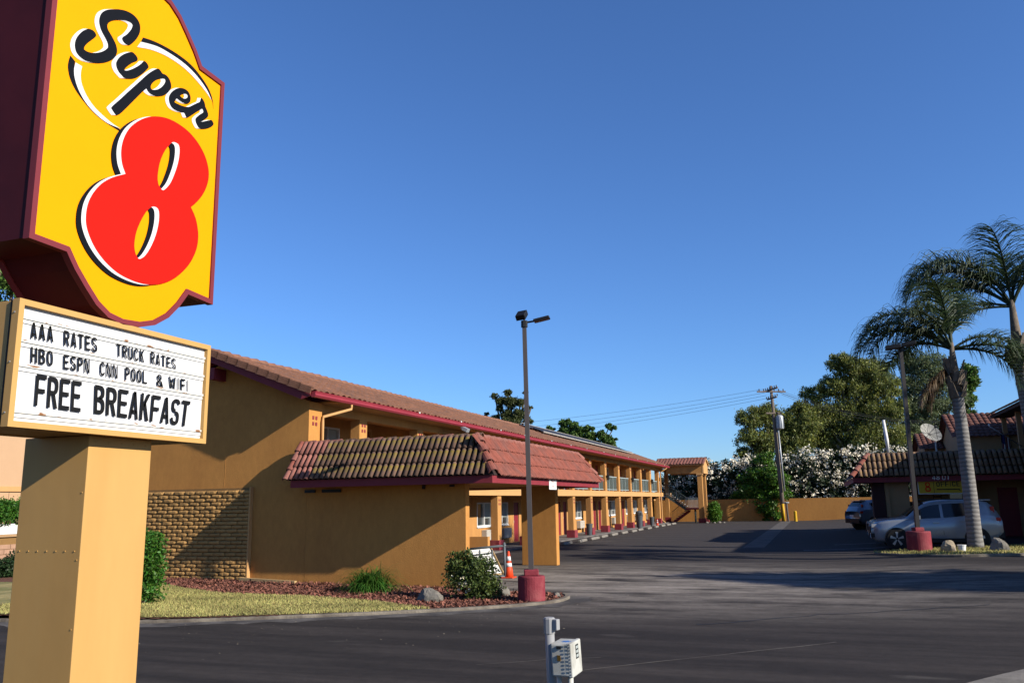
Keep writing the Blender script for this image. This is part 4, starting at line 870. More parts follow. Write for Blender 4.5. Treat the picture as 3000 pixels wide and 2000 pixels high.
# faded stall lines
M['line'] = mat('faded_line', (.16, .155, .15), .9, .3, 4, col2=(.08, .075, .075), c2scale=3)
for i, y in enumerate([w+1.3 for w in wy]):
    mb = MB(); mb.add([(-10.9, y-.045, .006), (-6.3, y-.045, .006), (-6.3, y+.045, .006), (-10.9, y+.045, .006)], [(0, 1, 2, 3)]); struct('stall_line', mb, M['line'])
M['linew'] = mat('white_line', (.34, .34, .34), .9, .3, 4)
for (x0, x1, y) in ((-.6, 2.3, 34.9), (.6, 2.2, 38.3)):
    mb = MB(); n = 6; mb.v = [(x0+(x1-x0)*k/n, y+s_*.06, zg(x0+(x1-x0)*k/n, y)+.007) for k in range(n+1) for s_ in (-1, 1)]; mb.f = [(2*k, 2*k+2, 2*k+3, 2*k+1) for k in range(n)]; struct('stall_line', mb, M['linew'])
M['bin'] = mat('bin_plastic', (.075, .085, .095), .5, .1, 4)
def bin_(label, c, s_, lid):
    t = thing('trash_can', label, 'trash can', c)
    part(t, 'body', MB().lathe(c, [(.20*s_, 0), (.24*s_, .5*s_), (.27*s_, .82*s_), (.29*s_, .83*s_), (.29*s_, .90*s_), (.25*s_, .9*s_)], 20), M['bin'], smooth=False)
    if lid:
        part(t, 'dome_lid', MB().lathe(Vector(c)+Vector((0, 0, .9*s_)), [(.28*s_, 0), (.27*s_, .15*s_), (.22*s_, .28*s_), (.1*s_, .34*s_)], 20), M['bin'], smooth=True)
        part(t, 'flap', MB().obox(Vector(c)+Vector((.1*s_, -.25*s_, 1.02*s_)), (.12*s_, .05, 0), (0, .01, .01), (0, .03, .09*s_)), M['black'])
bin_('big grey trash can with dome lid beside the walkway columns', (-12.25, 61.6, .02), 1.0, True)
bin_('small dark bin in front of the second column past the carport', (-12.62, 48.5, .06), .72, False)
bin_('small dark bin by a far column near the stairs', (-12.3, 66.9, .06), .72, False)
M['cone'] = mat('cone_orange', (.80, .075, .02), .5, .08, 5); M['conew'] = mat('cone_white', (.72, .72, .72), .5, .08)
def cone(label, c, s_):
    t = thing('traffic_cone', label, 'traffic cone', c); c = Vector(c)
    r0 = lambda z: .135-.105*z/.68
    part(t, 'base', MB().box(c.x-.17*s_, c.x+.17*s_, c.y-.17*s_, c.y+.17*s_, c.z, c.z+.03*s_), M['cone'], bevel=.008)
    part(t, 'body', MB().lathe(c+Vector((0, 0, .03*s_)), [(r0(z)*s_, z*s_) for z in (0, .2, .4, .6, .68)]+[(.012*s_, .69*s_)], 20), M['cone'], smooth=True)
    for (a, b) in ((.27, .37), (.43, .55)): part(t, 'reflective_band', MB().lathe(c+Vector((0, 0, .03*s_)), [(r0(a)*s_+.003, a*s_), (r0(b)*s_+.003, b*s_)], 20), M['conew'], smooth=True)
cone('tall orange traffic cone with two white bands beside the carport', (-7.99, 21.9, 0), .98)
cone('small orange traffic cone far along the walkway', (-11.9, 67.0, .01), .78)
# grey rail gate with white panel leaning behind it, under the carport
gt = thing('rail_gate', 'grey metal pipe rail gate at the corner of the carport', 'gate', (-8.7, 21.9, 0))
def gpt(x, y): return onY(x, y, 21.8)
M['gate'] = mat('gate_paint', (.11, .125, .14), .5, .1)
part(gt, 'top_rail', MB().tube([gpt(1330, 1612), gpt(1482, 1597)], .032, 8), M['gate'], smooth=True)
part(gt, 'mid_rail', MB().tube([gpt(1330, 1634), gpt(1445, 1618)], .022, 8), M['gate'], smooth=True)
part(gt, 'bottom_rail', MB().tube([gpt(1330, 1690), gpt(1480, 1688)], .045, 8), M['gate'], smooth=True)
for x in (1405, 1442): part(gt, 'post', MB().tube([gpt(x, 1610), gpt(x+1, 1690)], .028, 8), M['gate'], smooth=True)
part(gt, 'end_post', MB().tube([gpt(1477, 1588), gpt(1480, 1695)], .035, 8), M['gate'], smooth=True)
wp = thing('white_panel', 'white slatted door panel leaning on its side behind the rail gate', 'panel', tuple(gpt(1420, 1688)+Vector((0, .35, 0))))
def wpt(x, y, dy=.35):                               # the panel stands turned towards the lot
    n_ = Vector((.80, -.60, 0)); p0 = onY(1430, 1650, 22.0+dy); d = ray(x, y); return CC+d*((p0-CC).dot(n_)/d.dot(n_))
for i in range(6):
    a, b = i/6, (i+1)/6-.015
    L0, L1, R0, R1 = (1330, 1607), (1330, 1690), (1437, 1603), (1475, 1678)
    f = lambda P, Q, t: (P[0]+(Q[0]-P[0])*t, P[1]+(Q[1]-P[1])*t)
    part(wp, 'slat', MB().prism([wpt(*f(L0, L1, a)), wpt(*f(R0, R1, a)), wpt(*f(R0, R1, b)), wpt(*f(L0, L1, b))], (-.024, .018, 0)), M['white'], bevel=.004)
part(wp, 'edge_batten', MB().tube([wpt(1437, 1601, .33), wpt(1476, 1680, .33)], .025, 4), M['woodtan'])
part(wp, 'bottom_board', MB().prism([wpt(1440, 1676, .36), wpt(1476, 1671, .36), wpt(1470, 1682, .36), wpt(1440, 1688, .36)], (0, .05, 0)), M['woodtan'])
part(wp, 'brace', MB().tube([wpt(1410, 1625, .30), wpt(1428, 1660, .30)], .012, 4), M['gate'])
# low stucco ledge behind it
one('low_wall', 'low tan wall stub between the carport and the first room column', 'wall', MB().box(-14.3, -12.95, 33.0, 33.25, 0, .62), M['stucco'], (-13.6, 33.1, 0))
# white parking notice on the red fascia
ns = thing('notice_sign', 'small white notice sign on the red carport fascia', 'sign', (FX, 24.2, 2.5))
n0, n1 = onX(1609, 1411, FX+.01).y, onX(1630, 1411, FX+.01).y
part(ns, 'plate', MB().box(FX+.002, FX+.012, n0, n1, 2.34, 2.64), M['white'])
g = MB()
for (a, b, z) in ((.18, .82, 2.6), (.3, .7, 2.555), (.3, .42, 2.45), (.58, .7, 2.45), (.3, .7, 2.42)): g.box(FX+.0125, FX+.0135, n0+(n1-n0)*a, n0+(n1-n0)*b, z-.008, z+.008)
part(ns, 'print', g, M['red'], kind='stuff')
# solar panels on the motel roof
M['solar'] = mat('solar_cell', (.03, .03, .034), .6, 0, spec=.3); M['alu'] = mat('aluminium', (.42, .38, .33), .45, .05, metal=.2)
for i in range(15):
    y0 = 43.6+i*1.62; c = Vector((-14.35, y0+.8, RZ0+(RX0+14.35)*-.379*-1+.0)); zc = RZ0+(-RX0+c.x)*-.3818
    t = thing('solar_panel', ['nearest dark solar panel on the motel roof, above the lamp post side' if i == 0 else 'farthest solar panel on the motel roof, nearest the stairs' if i == 14 else '%s solar panel from the near end of the row on the motel roof' % ['', 'second', 'third', 'fourth', 'fifth', 'sixth', 'seventh', 'eighth', 'ninth', 'tenth', 'eleventh', 'twelfth', 'thirteenth', 'fourteenth'][min(i, 13)]][0], 'solar panel', (-14.35, y0+.8, zc+.1), 'solar panels on the motel roof')
    a = Vector((-15.02, y0, RZ0+.3818*(15.02-12)+.24)); b = Vector((-13.75, y0, RZ0+.3818*(13.75-12)+.20))
    part(t, 'panel', MB().prism([a, b, b+Vector((0, 1.56, 0)), a+Vector((0, 1.56, 0))], (0, 0, -.02)), M['solar'])
    d = (b-a).normalized(); nrm = Vector((-d.z, 0, d.x))*-1
    for k in (0, 1): part(t, 'frame', MB().obox((a if k == 0 else b)+Vector((0, .78, -.01)), d*.02, (0, .785, 0), Vector((0, 0, .035))), M['alu'])
    for yy in (.3, 1.2): part(t, 'mount', MB().tube([b+Vector((-.1, yy, -.02)), b+Vector((-.1, yy, -.2))], .02, 4), M['alu'])
# ================================================================== TREES AND SHRUBS
def tree(name, label, base, trunk_r, blobs, nleaf, size, leaf, bark, seed, per=35, spread=.16, aspect=.45, droop=0.0, lean=(0, 0), group=None, shell=.45, limbs=True, squash=.8, leaf2=None):
    rr = random.Random(seed); base = Vector(base); t = thing(name, label, 'tree', base, group)
    cen = sum((Vector(c) for c, q in blobs), Vector())/len(blobs); top = Vector((cen.x+lean[0], cen.y+lean[1], cen.z))
    fork = base.lerp(top, .45)+Vector((rr.uniform(-.3, .3), rr.uniform(-.3, .3), 0))
    part(t, 'trunk', MB().tube([base, base.lerp(fork, .5)+Vector((rr.uniform(-.2, .2), 0, 0)), fork, top], [trunk_r, trunk_r*.85, trunk_r*.7, trunk_r*.3], 9), bark, smooth=True)
    if limbs:
        for c, q in blobs:
            c = Vector(c); m_ = fork.lerp(c, .5)+Vector((rr.uniform(-.4, .4)*q*.4, rr.uniform(-.4, .4)*q*.4, .15*q)); part(t, 'limb', MB().tube([fork, m_, c, c+Vector((rr.uniform(-.5, .5), rr.uniform(-.5, .5), .7))*q*.7], [trunk_r*.42, trunk_r*.3, trunk_r*.18, .02], 6), bark, smooth=True)
    P_ = crownpts(blobs, nleaf, seed, per, spread, shell, squash)
    if leaf2:
        k = int(nleaf*.35); leafmesh('crown', t, M[leaf], P_[k:], size, aspect, droop, seed, 'stuff'); 
        sel = P_[:k]; leafmesh('crown', t, M[leaf2], sel, size, aspect, droop, seed+1, 'stuff')
    else: leafmesh('crown', t, M[leaf], P_, size, aspect, droop, seed, 'stuff')
    return t
def bl(Y, *cs): return [((lambda p: (p.x, p.y+dy, p.z))(onY(x, y, Y)), rpx*Y*.94/FPX) for x, y, rpx, dy in cs]
# eucalyptus group behind the wall
YE1 = 96
tree('eucalyptus_tree', 'rounded olive eucalyptus tree left of the transformer pole', onY(2245, 1500, YE1)*1+Vector((0, 0, 0)) if False else (onY(2245, 1450, YE1).x, YE1, 0), .35,
     bl(YE1, (2200, 1225, 44, 0), (2245, 1215, 48, 1), (2190, 1285, 40, 0), (2240, 1290, 50, 1), (2300, 1240, 52, 2), (2175, 1330, 26, 0), (2320, 1300, 55, 2), (2215, 1335, 40, 1), (2345, 1195, 36, 2), (2365, 1240, 48, 2), (2340, 1290, 50, 2)), 42000, .30, 'leaf_euc', M['bark'], 11, 60, .15, .32, 1.0, leaf2='leaf_eucy')
tree('eucalyptus_tree', 'tallest eucalyptus tree right of the pole, drooping olive crown with pale branches', (onY(2520, 1450, 100).x, 100, 0), .45,
     bl(100, (2460, 1065, 36, 0), (2500, 1080, 44, 0), (2560, 1085, 50, 1), (2440, 1130, 46, 0), (2520, 1140, 62, 1), (2590, 1130, 48, 1), (2385, 1160, 38, 0), (2400, 1215, 50, 0), (2470, 1215, 66, 1), (2560, 1215, 66, 1), (2620, 1200, 44, 0), (2360, 1270, 50, 1), (2440, 1290, 62, 1), (2540, 1290, 64, 0), (2620, 1290, 54, 0), (2340, 1200, 30, 0)), 100000, .30, 'leaf_euc', M['barkpale'], 12, 70, .14, .30, 1.2, leaf2='leaf_eucy')
tree('eucalyptus_tree', 'darker eucalyptus tree behind the near palm trunk, grey-green and airy', (onY(2720, 1450, 108).x, 108, 0), .4,
     bl(108, (2660, 1060, 40, 0), (2720, 1070, 50, 0), (2690, 1130, 56, 0), (2760, 1120, 50, 0), (2660, 1190, 50, 0), (2730, 1200, 56, 0), (2790, 1180, 44, 0), (2690, 1260, 56, 0), (2770, 1250, 44, 0), (2650, 1270, 40, 0)), 40000, .32, 'leaf_euc2', M['barkpale'], 13, 70, .15, .3, 1.1)
tree('tree', 'small bright green treetop peeking out right of the near palm', (onY(2840, 1450, 112).x, 112, 0), .3,
     bl(112, (2835, 1085, 22, 0), (2848, 1110, 20, 0), (2832, 1130, 24, 0), (2828, 1170, 26, 0), (2830, 1215, 22, 0)), 8000, .42, 'leaf_green', M['bark'], 14, 30, .18)
# bright green young tree in front of the oleanders, beside the pole
tree('young_tree', 'bright green young tree hanging over the back wall beside the utility pole', (onY(2240, 1500, 80.7).x, 80.9, 0), .1,
     bl(80.6, (2235, 1345, 34, 0), (2205, 1395, 40, 0), (2260, 1400, 46, -.4), (2225, 1440, 50, 0), (2280, 1450, 36, -.5), (2180, 1450, 40, 0), (2250, 1485, 36, -.8), (2275, 1510, 22, -1.0), (2250, 1525, 14, -1.0)), 15000, .24, 'leaf_bright', M['bark'], 15, 40, .15, .5, .2, leaf2='leaf_green')
# pine and broadleaf behind the motel roof
tree('pine_tree', 'dark pine tree rising behind the motel roof beside the lamp post', (onY(1500, 1450, 62).x, 62, 0), .3,
     bl(62, (1488, 1150, 14, 0), (1450, 1160, 13, 0), (1470, 1175, 20, 0), (1500, 1180, 24, 0), (1465, 1195, 14, 0), (1525, 1180, 16, 0), (1540, 1150, 9, 0), (1485, 1215, 22, 0), (1520, 1215, 24, 0), (1545, 1195, 12, 0), (1556, 1193, 7, 0), (1425, 1213, 9, 0), (1450, 1225, 16, 0), (1550, 1232, 14, 0), (1500, 1245, 34, 0)), 26000, .16, 'leaf_pine', M['bark'], 21, 30, .16, .3)
tree('broadleaf_tree', 'green broadleaf treetops showing above the solar panels', (onY(1700, 1450, 92).x, 92, 0), .3,
     bl(92, (1612, 1258, 14, 0), (1595, 1270, 10, 0), (1650, 1240, 14, 0), (1665, 1235, 12, 0), (1682, 1248, 16, 0), (1655, 1265, 22, 0), (1700, 1258, 18, 0), (1720, 1255, 13, 0), (1735, 1255, 9, 0), (1690, 1280, 24, 0), (1730, 1280, 20, 0), (1760, 1272, 16, 0), (1785, 1250, 12, 0), (1798, 1252, 8, 0), (1775, 1285, 18, 0), (1795, 1290, 10, 0), (1785, 1305, 20, 0), (1740, 1305, 24, 0), (1805, 1286, 5, 0)), 26000, .26, 'leaf_green', M['bark'], 22, 30, .16, .55)
# left tree behind the sign
tree('dark_tree', 'dense dark green tree behind the left edge of the sign', (-38, 30, 0), .4,
     bl(30, (-60, 620, 120, 0), (10, 700, 110, 0), (-40, 800, 110, 0), (40, 830, 70, 0), (-120, 760, 130, 0), (-80, 900, 130, 0), (-10, 940, 90, 0)), 30000, .2, 'leaf_green', M['bark'], 23, 40, .16, .5)
# oleander hedges with white flowers
def hedge(label, blobs, nl, nf, seed):
    cen = sum((Vector(c) for c, q in blobs), Vector())/len(blobs); t = thing('oleander_hedge', label, 'hedge', (cen.x, 82.2, 0))
    P_ = crownpts(blobs, nl, seed, 40, .16, .4, .9); leafmesh('foliage', t, M['leaf_ole'], P_, .42, .28, .1, seed, 'stuff')
    r = np.random.default_rng(seed); B = np.array([(*c, q) for c, q in blobs]); k = nf//9; bi = r.choice(len(B), k, p=B[:, 3]**2/(B[:, 3]**2).sum())
    d = r.normal(size=(k, 3)); d[:, 1] -= .8; d[:, 2] += .35; d /= np.linalg.norm(d, axis=1, keepdims=True); cc = B[bi, :3]+d*B[bi, 3:4]*(.82+.32*r.random((k, 1)))
    ii = r.integers(0, k, nf); F = cc[ii]+r.normal(size=(nf, 3))*.13; leafmesh('flowers', t, M['flower'], F, .17, .9, 0, seed+5, 'stuff')
    for c, q in blobs[::2]: part(t, 'stem', MB().tube([(c[0], 82.4, 0), (c[0]+.2, c[1], c[2])], [.07, .03], 5), M['bark'])
YH = 82.0
hedge('white flowering oleander hedge behind the wall, between stair canopy and green tree', bl(YH, (1985, 1400, 44, 2.5), (1950, 1430, 46, 2.5), (1960, 1490, 46, 2), (2010, 1490, 46, 1.5), (2025, 1440, 50, 2), (2060, 1400, 42, 1.5), (2078, 1375, 30, 1), (2105, 1410, 44, 0), (2060, 1470, 44, .5), (2110, 1465, 44, 0), (2150, 1385, 44, .4), (2170, 1440, 52, .4), (2145, 1500, 28, -.9), (2195, 1370, 42, .6), (2235, 1420, 60, .8)), 26000, 5200, 31)
hedge('white flowering oleander hedge right of the pole, running behind the office', bl(YH, (2320, 1380, 50, .3), (2330, 1440, 52, .2), (2370, 1360, 50, .4), (2390, 1430, 56, .2), (2420, 1370, 48, .4), (2450, 1430, 56, .2), (2470, 1365, 46, .4), (2510, 1350, 48, .6), (2520, 1420, 58, .2), (2560, 1350, 44, .6), (2590, 1400, 56, .4), (2630, 1345, 42, .6), (2640, 1420, 56, .4), (2690, 1370, 50, .6), (2700, 1440, 52, .4), (2750, 1380, 50, .6), (2350, 1480, 34, -.6), (2420, 1480, 34, -.5), (2540, 1480, 36, -.4), (2620, 1480, 36, -.4)), 42000, 9500, 32)
def bush(name, label, base, blobs, n, size, leaf, seed, cat='shrub', aspect=.5, per=25, spread=.2, shell=.45, squash=.9):
    t = thing(name, label, cat, base); b = Vector(base)
    rr = random.Random(seed)
    for k in range(5):
        c = Vector(blobs[k % len(blobs)][0]); part(t, 'stem', MB().tube([b+Vector((rr.uniform(-.05, .05), rr.uniform(-.05, .05), 0)), b.lerp(c, .5)+Vector((rr.uniform(-.1, .1), 0, 0)), c], [.018, .012, .005], 5), M['bark'])
    leafmesh('foliage', t, M[leaf], crownpts(blobs, n, seed, per, spread, shell, squash), size, aspect, 0, seed, 'stuff'); return t
def bb(base, *cs): b = Vector(base); return [((b.x+x, b.y+y, b.z+z), q) for x, y, z, q in cs]
b0 = (-8.35, 74.6, 0); bush('clipped_bush', 'clipped round green bush at the foot of the stair canopy column', b0, bb(b0, (0, 0, .5, .5), (0, 0, 1.0, .5), (.1, 0, 1.45, .42), (-.1, 0, 1.3, .4), (.2, 0, .7, .5)), 9000, .12, 'leaf_bright', 41)
for k, (dx, dy, q) in enumerate(((-.55, -.5, .14), (.1, -.7, .12), (.5, -.6, .16), (.85, -.3, .12))):
    mb = MB().lathe((b0[0]+dx, b0[1]+dy, -.03), [(q*.8, 0), (q, q*.5), (q*.7, q), (q*.2, q*1.15)], 7); one('edging_stone', ['leftmost', 'second', 'third', 'rightmost'][k]+' pale edging stone at the clipped bush', 'stone', mb, M['concrete'], (b0[0]+dx, b0[1]+dy, 0), 'stones round the bush')
b0 = (-12.95, 13.95, .12); bush('shrub', 'upright green shrub half hidden behind the sign pillar on the lawn', b0, bb(b0, (0, 0, .3, .35), (.05, 0, .75, .36), (0, 0, 1.15, .3), (-.2, .1, .9, .3), (.15, 0, 1.0, .25), (-.3, 0, .4, .3)), 9000, .07, 'leaf_hedge', 42)
b0 = (-6.95, 16.75, .06); rose = bush('rose_bush', 'loose rose bush with pale flowers at the carport corner', b0, bb(b0, (-.25, 0, .35, .32), (.2, 0, .3, .36), (-.3, 0, .7, .26), (.25, 0, .62, .28), (0, .1, .55, .3), (-.05, 0, .85, .16), (.42, -.05, .25, .26), (-.45, 0, .62, .14), (.2, -.15, .15, .25), (-.38, 0, .85, .1)), 9500, .055, 'leaf_rose', 43, aspect=.6, per=14, spread=.22)
leafmesh('blooms', rose, M['rose_bloom'], crownpts(bb(b0, (-.2, -.15, .35, .25), (-.1, -.2, .25, .2)), 90, 44, 4, .08), .05, .9, 0, 44, 'stuff')
# agapanthus clump: long arching leaves
ag = thing('agapanthus', 'clump of long arching dark green leaves against the carport wall', 'plant', (-9.75, 17.45, .08))
r = np.random.default_rng(51); V = []; va = []
for k in range(620):
    a = r.random()*6.283; L = .65+.45*r.random(); up0 = r.uniform(.5, 1.45); c = Vector((-9.75+r.normal()*.16, 17.45+r.normal()*.12, .08)); d = Vector((math.cos(a), math.sin(a), 0)); w = Vector((-d.y, d.x, 0))*.014; pts = []
    ang = up0; p = c.copy()
    for s_ in range(6): pts.append(p.copy()); p = p+(d*math.cos(ang)+Vector((0, 0, math.sin(ang))))*(L/5); ang -= .36+.1*r.random()
    for s_ in range(5):
        t0, t1 = 1-s_/5*.8, 1-(s_+1)/5*.95
        V.append([pts[s_]-w*t0, pts[s_]+w*t0, pts[s_+1]+w*t1, pts[s_+1]-w*t1]); va.append(r.random())
V = np.array([[tuple(q) for q in f] for f in V])-np.array(ORG[ag.name]); rawquads('leaves', ag, M['leaf_agap'], V, np.array(va), 'stuff')
part(ag, 'flower_stalk', MB().tube([(-9.5, 17.4, .1), (-9.42, 17.35, .75)], .006, 5), M['leaf_agap'])
def rock(label, c, s_, m, seed, group=None):
    rr = np.random.default_rng(seed); n, k = 18, 10; mb = MB(); c = Vector(c)
    bumps = [(Vector(rr.normal(size=3)).normalized(), rr.uniform(.58, .92)) for _ in range(12)]
    for j in range(k):
        for i in range(n):
            ph, th = PI*(j+.001)/(k-1+.002)*.62, 2*PI*i/n; d = Vector((math.sin(ph)*math.cos(th), math.sin(ph)*math.sin(th), math.cos(ph)))
            rad = 1.0
            for b, q in bumps:
                e = d.dot(b)
                if e > q*.75: rad = min(rad, q/max(e, .01))
            rad *= 1+rr.uniform(-.035, .035)
            mb.v.append((c.x+d.x*rad*s_[0], c.y+d.y*rad*s_[1], c.z+(d.z*rad+.28)*s_[2]))
    mb.f = [(j*n+i, j*n+(i+1) % n, (j+1)*n+(i+1) % n, (j+1)*n+i) for j in range(k-1) for i in range(n)]
    return one('boulder', label, 'rock', mb, m, tuple(c), group)
rock('grey boulder on the mulch left of the rose bush', (-7.62, 16.1, .03), (.29, .24, .22), M['rock'], 61)
rock('small dark rock behind the rose bush near the lamp base', (-6.42, 17.25, .04), (.14, .14, .2), M['rock'], 62)
rock('tan boulder in the grass strip in front of the silver car', (3.83, 30.0, .2), (.30, .26, .34), M['rocktan'], 63)
rock('larger grey-tan boulder right of the near palm', (5.3, 30.4, .20), (.36, .30, .44), M['rock'], 64)
rock('pale stone at the kerb tip right of the lamp base', (-5.28, 17.35, .05), (.10, .08, .07), M['concrete'], 65)
one('bucket', 'small white bucket beside the tan boulder', 'bucket', MB().lathe((4.2, 30.0, .24), [(.10, 0), (.125, .2), (.135, .21), (.135, .23), (.115, .23)], 16), M['white'], (4.2, 30.0, .24))
one('wooden_stake', 'pale wooden stake standing left of the rose bush', 'stake', MB().box(-7.73, -7.67, 17.62, 17.66, .03, .50), M['woodtan'], (-7.7, 17.64, .05))
one('landscape_timber', 'tan timber lying along the foot of the wall beside the brick panel', 'timber', MB().prism([(-14.2, 18.55, .13), (-12.45, 18.45, .08), (-12.45, 18.45, .16), (-14.2, 18.55, .21)], (0, .1, 0)), M['woodtan'], (-13.3, 18.55, .1))
# ================================================================== PALMS
def frond(par, base, az, el, L, curve, seed, m, dead=False):
    r = random.Random(seed); p = Vector(base); d0 = Vector((math.cos(az), math.sin(az), 0)); n = 16; pts = []; ang = el; tw = r.uniform(-.25, .25)
    for k in range(n+1):
        pts.append(p.copy()); p = p+(d0*math.cos(ang)+Vector((-d0.y, d0.x, 0))*tw*k/n*.3+Vector((0, 0, math.sin(ang))))*(L/n); ang -= curve*(.4+1.2*k/n)/n
    fr = part(par, 'frond', MB().tube(pts, [.045*(1-k/n)+.006 for k in range(n+1)], 5), m, smooth=True)
    side = Vector((-d0.y, d0.x, 0)); V = []; va = []
    N = 74
    for k in range(N):
        t = .16+.84*k/N; f = t*n; i = min(int(f), n-1); q = pts[i].lerp(pts[i+1], f-i); tg = (pts[i+1]-pts[i]).normalized()
        ll = 1.5*(math.sin(PI*(.12+.83*t))**.6)*(L/3.6)*r.uniform(.75, 1.1)
        for s_ in (-1, 1):
            spread_ = r.uniform(.35, 1.0); dv = (side*s_*spread_+tg*r.uniform(.35, .7)+Vector((0, 0, r.uniform(.0, .55)))).normalized(); w = (tg*.8+side*.25).normalized()*.023*r.uniform(.8, 1.3); a = q.copy(); pr_ = a
            v_ = r.random()
            for j in range(4):
                b = a+dv*(ll/4); dv = (dv+Vector((0, 0, -.95 if not dead else -1.3))*(.35+.25*j)).normalized(); w0, w1 = w*(1-.2*j), w*(1-.2*(j+1)-(.18 if j == 3 else 0))
                V.append([a-w0, a+w0, b+w1, b-w1]); va.append(v_); a = b
    V = np.array([[tuple(x) for x in f] for f in V])-np.array(ORG[par.name]); o = rawquads('leaflets', fr, m, V, np.array(va), 'stuff'); return fr
def palm(label, base, top, r0, r1, fr, seed, dead=(), shaft=1.7):
    base, top = Vector(base), Vector(top); t = thing('palm_tree', label, 'palm tree', base); n = 26; pts = []; rad = []
    for k in range(n+1):
        s_ = k/n; p = base.lerp(top, s_); bow = math.sin(PI*s_)*.02; pts.append(p+Vector((bow, 0, 0))); rad.append((r0+(r1-r0)*min(1, s_*1.15))*(1+.015*(k % 2))+(.10*r0*max(0, 1-s_*9)))
    part(t, 'trunk', MB().tube(pts, rad, 16), M['palmtrunk'], smooth=True)
    g = MB(); rr = random.Random(seed)
    for k in range(26):
        a = rr.uniform(0, 6.283); z = rr.uniform(-.1, .95); c = top+Vector((math.cos(a)*r1*(1.05-.25*z), math.sin(a)*r1*(1.05-.25*z), z)); g.prism([c+Vector((-math.sin(a)*.13, math.cos(a)*.13, -.16)), c+Vector((math.sin(a)*.13, -math.cos(a)*.13, -.16)), c+Vector((math.sin(a)*.05+math.cos(a)*.16, -math.cos(a)*.05+math.sin(a)*.16, .34)), c+Vector((-math.sin(a)*.05+math.cos(a)*.16, math.cos(a)*.05+math.sin(a)*.16, .34))], Vector((math.cos(a), math.sin(a), .2))*.035)
    part(t, 'leaf_boots', g, M['palmboot'], kind='stuff')
    cs = top+Vector((0, 0, shaft)); part(t, 'crownshaft', MB().tube([top, top+Vector((0, 0, shaft*.45)), cs], [r1*.95, r1*.7, r1*.35], 10), M['palmboot'], smooth=True)
    for k, (az, el, L, cv) in enumerate(fr): frond(t, cs-Vector((0, 0, .25)), math.radians(az), math.radians(el), L, cv, seed*100+k, M['palm_leaf'])
    for k, (az, el, L, cv) in enumerate(dead): frond(t, cs-Vector((0, 0, .8)), math.radians(az), math.radians(el), L, cv, seed*100+50+k, M['leaf_dead'], True)
    return t
def trunkmat():
    m = bpy.data.materials.new('palm_trunk'); m.use_nodes = True; N = m.node_tree.nodes; L = m.node_tree.links; b = N['Principled BSDF']
    tc = N.new('ShaderNodeTexCoord'); wv = N.new('ShaderNodeTexWave'); wv.bands_direction = 'Z'; wv.inputs['Scale'].default_value = 2.3; wv.inputs['Distortion'].default_value = 2.2; wv.inputs['Detail'].default_value = 3; wv.inputs['Detail Scale'].default_value = 2
    L.new(tc.outputs['Object'], wv.inputs['Vector']); nz = N.new('ShaderNodeTexNoise'); nz.inputs['Scale'].default_value = 3; nz.inputs['Detail'].default_value = 6; L.new(tc.outputs['Object'], nz.inputs['Vector'])
    cr = N.new('ShaderNodeValToRGB'); cr.color_ramp.elements[0].color = (.11, .097, .085, 1); cr.color_ramp.elements[1].color = (.17, .155, .137, 1); cr.color_ramp.elements[0].position = .12; cr.color_ramp.elements[1].position = .5; L.new(wv.outputs['Fac'], cr.inputs[0])
    mx = N.new('ShaderNodeMixRGB'); mx.blend_type = 'MULTIPLY'; mx.inputs[0].default_value = .6; L.new(cr.outputs[0], mx.inputs[1]); L.new(nz.outputs[0], mx.inputs[2]); 
    hs = N.new('ShaderNodeHueSaturation'); hs.inputs['Value'].default_value = 1.3; hs.inputs['Saturation'].default_value = .6; L.new(mx.outputs[0], hs.inputs['Color']); L.new(hs.outputs[0], b.inputs['Base Color']); b.inputs['Roughness'].default_value = .9
    bu = N.new('ShaderNodeBump'); bu.inputs['Strength'].default_value = .4; bu.inputs['Distance'].default_value = .02; L.new(wv.outputs['Fac'], bu.inputs['Height']); L.new(bu.outputs[0], b.inputs['Normal']); return m
M['palmtrunk'] = trunkmat(); M['palmboot'] = mat('palm_boot', (.17, .135, .10), .9, .35, 8, .6, 20)
YPm = 31.7
palm('near palm tree with ringed grey trunk standing before the silver car', gz(2860, 1611), onY(2804, 1150, YPm), .235, .19,
     [(182, 50, 3.7, 2.3), (168, 42, 3.8, 2.2), (150, 48, 3.5, 2.3), (140, 28, 3.2, 2.0), (186, 64, 3.6, 2.5), (110, 86, 3.4, 1.3), (70, 80, 3.3, 1.7), (355, 12, 3.0, 1.9), (20, 34, 2.8, 2.2), (225, 66, 3.1, 2.4), (120, 46, 3.2, 2.3), (10, 2, 2.8, 1.8), (250, 84, 3.0, 1.6)], 3,
     dead=[(190, -30, 1.9, .9), (150, -35, 1.8, .9), (175, -45, 1.8, .8)], shaft=1.75)
palm('taller palm tree cut by the right edge of the picture', (7.75, 34.6, .2), onY(2988, 1065, 34.6), .27, .25,
     [(178, 70, 4.9, 2.8), (188, 58, 4.9, 2.7), (165, 62, 4.8, 2.7), (200, 66, 4.5, 2.6), (152, 50, 4.4, 2.5), (180, 44, 4.3, 2.5), (90, 80, 4.0, 2.0), (60, 72, 4.0, 2.2), (25, 80, 4.2, 2.0), (0, 66, 4.2, 2.2), (330, 68, 4.2, 2.2), (250, 84, 4.0, 1.9), (120, 66, 3.8, 2.3), (186, 4, 3.3, 1.5), (170, 20, 3.2, 2.2)], 4, shaft=2.4)
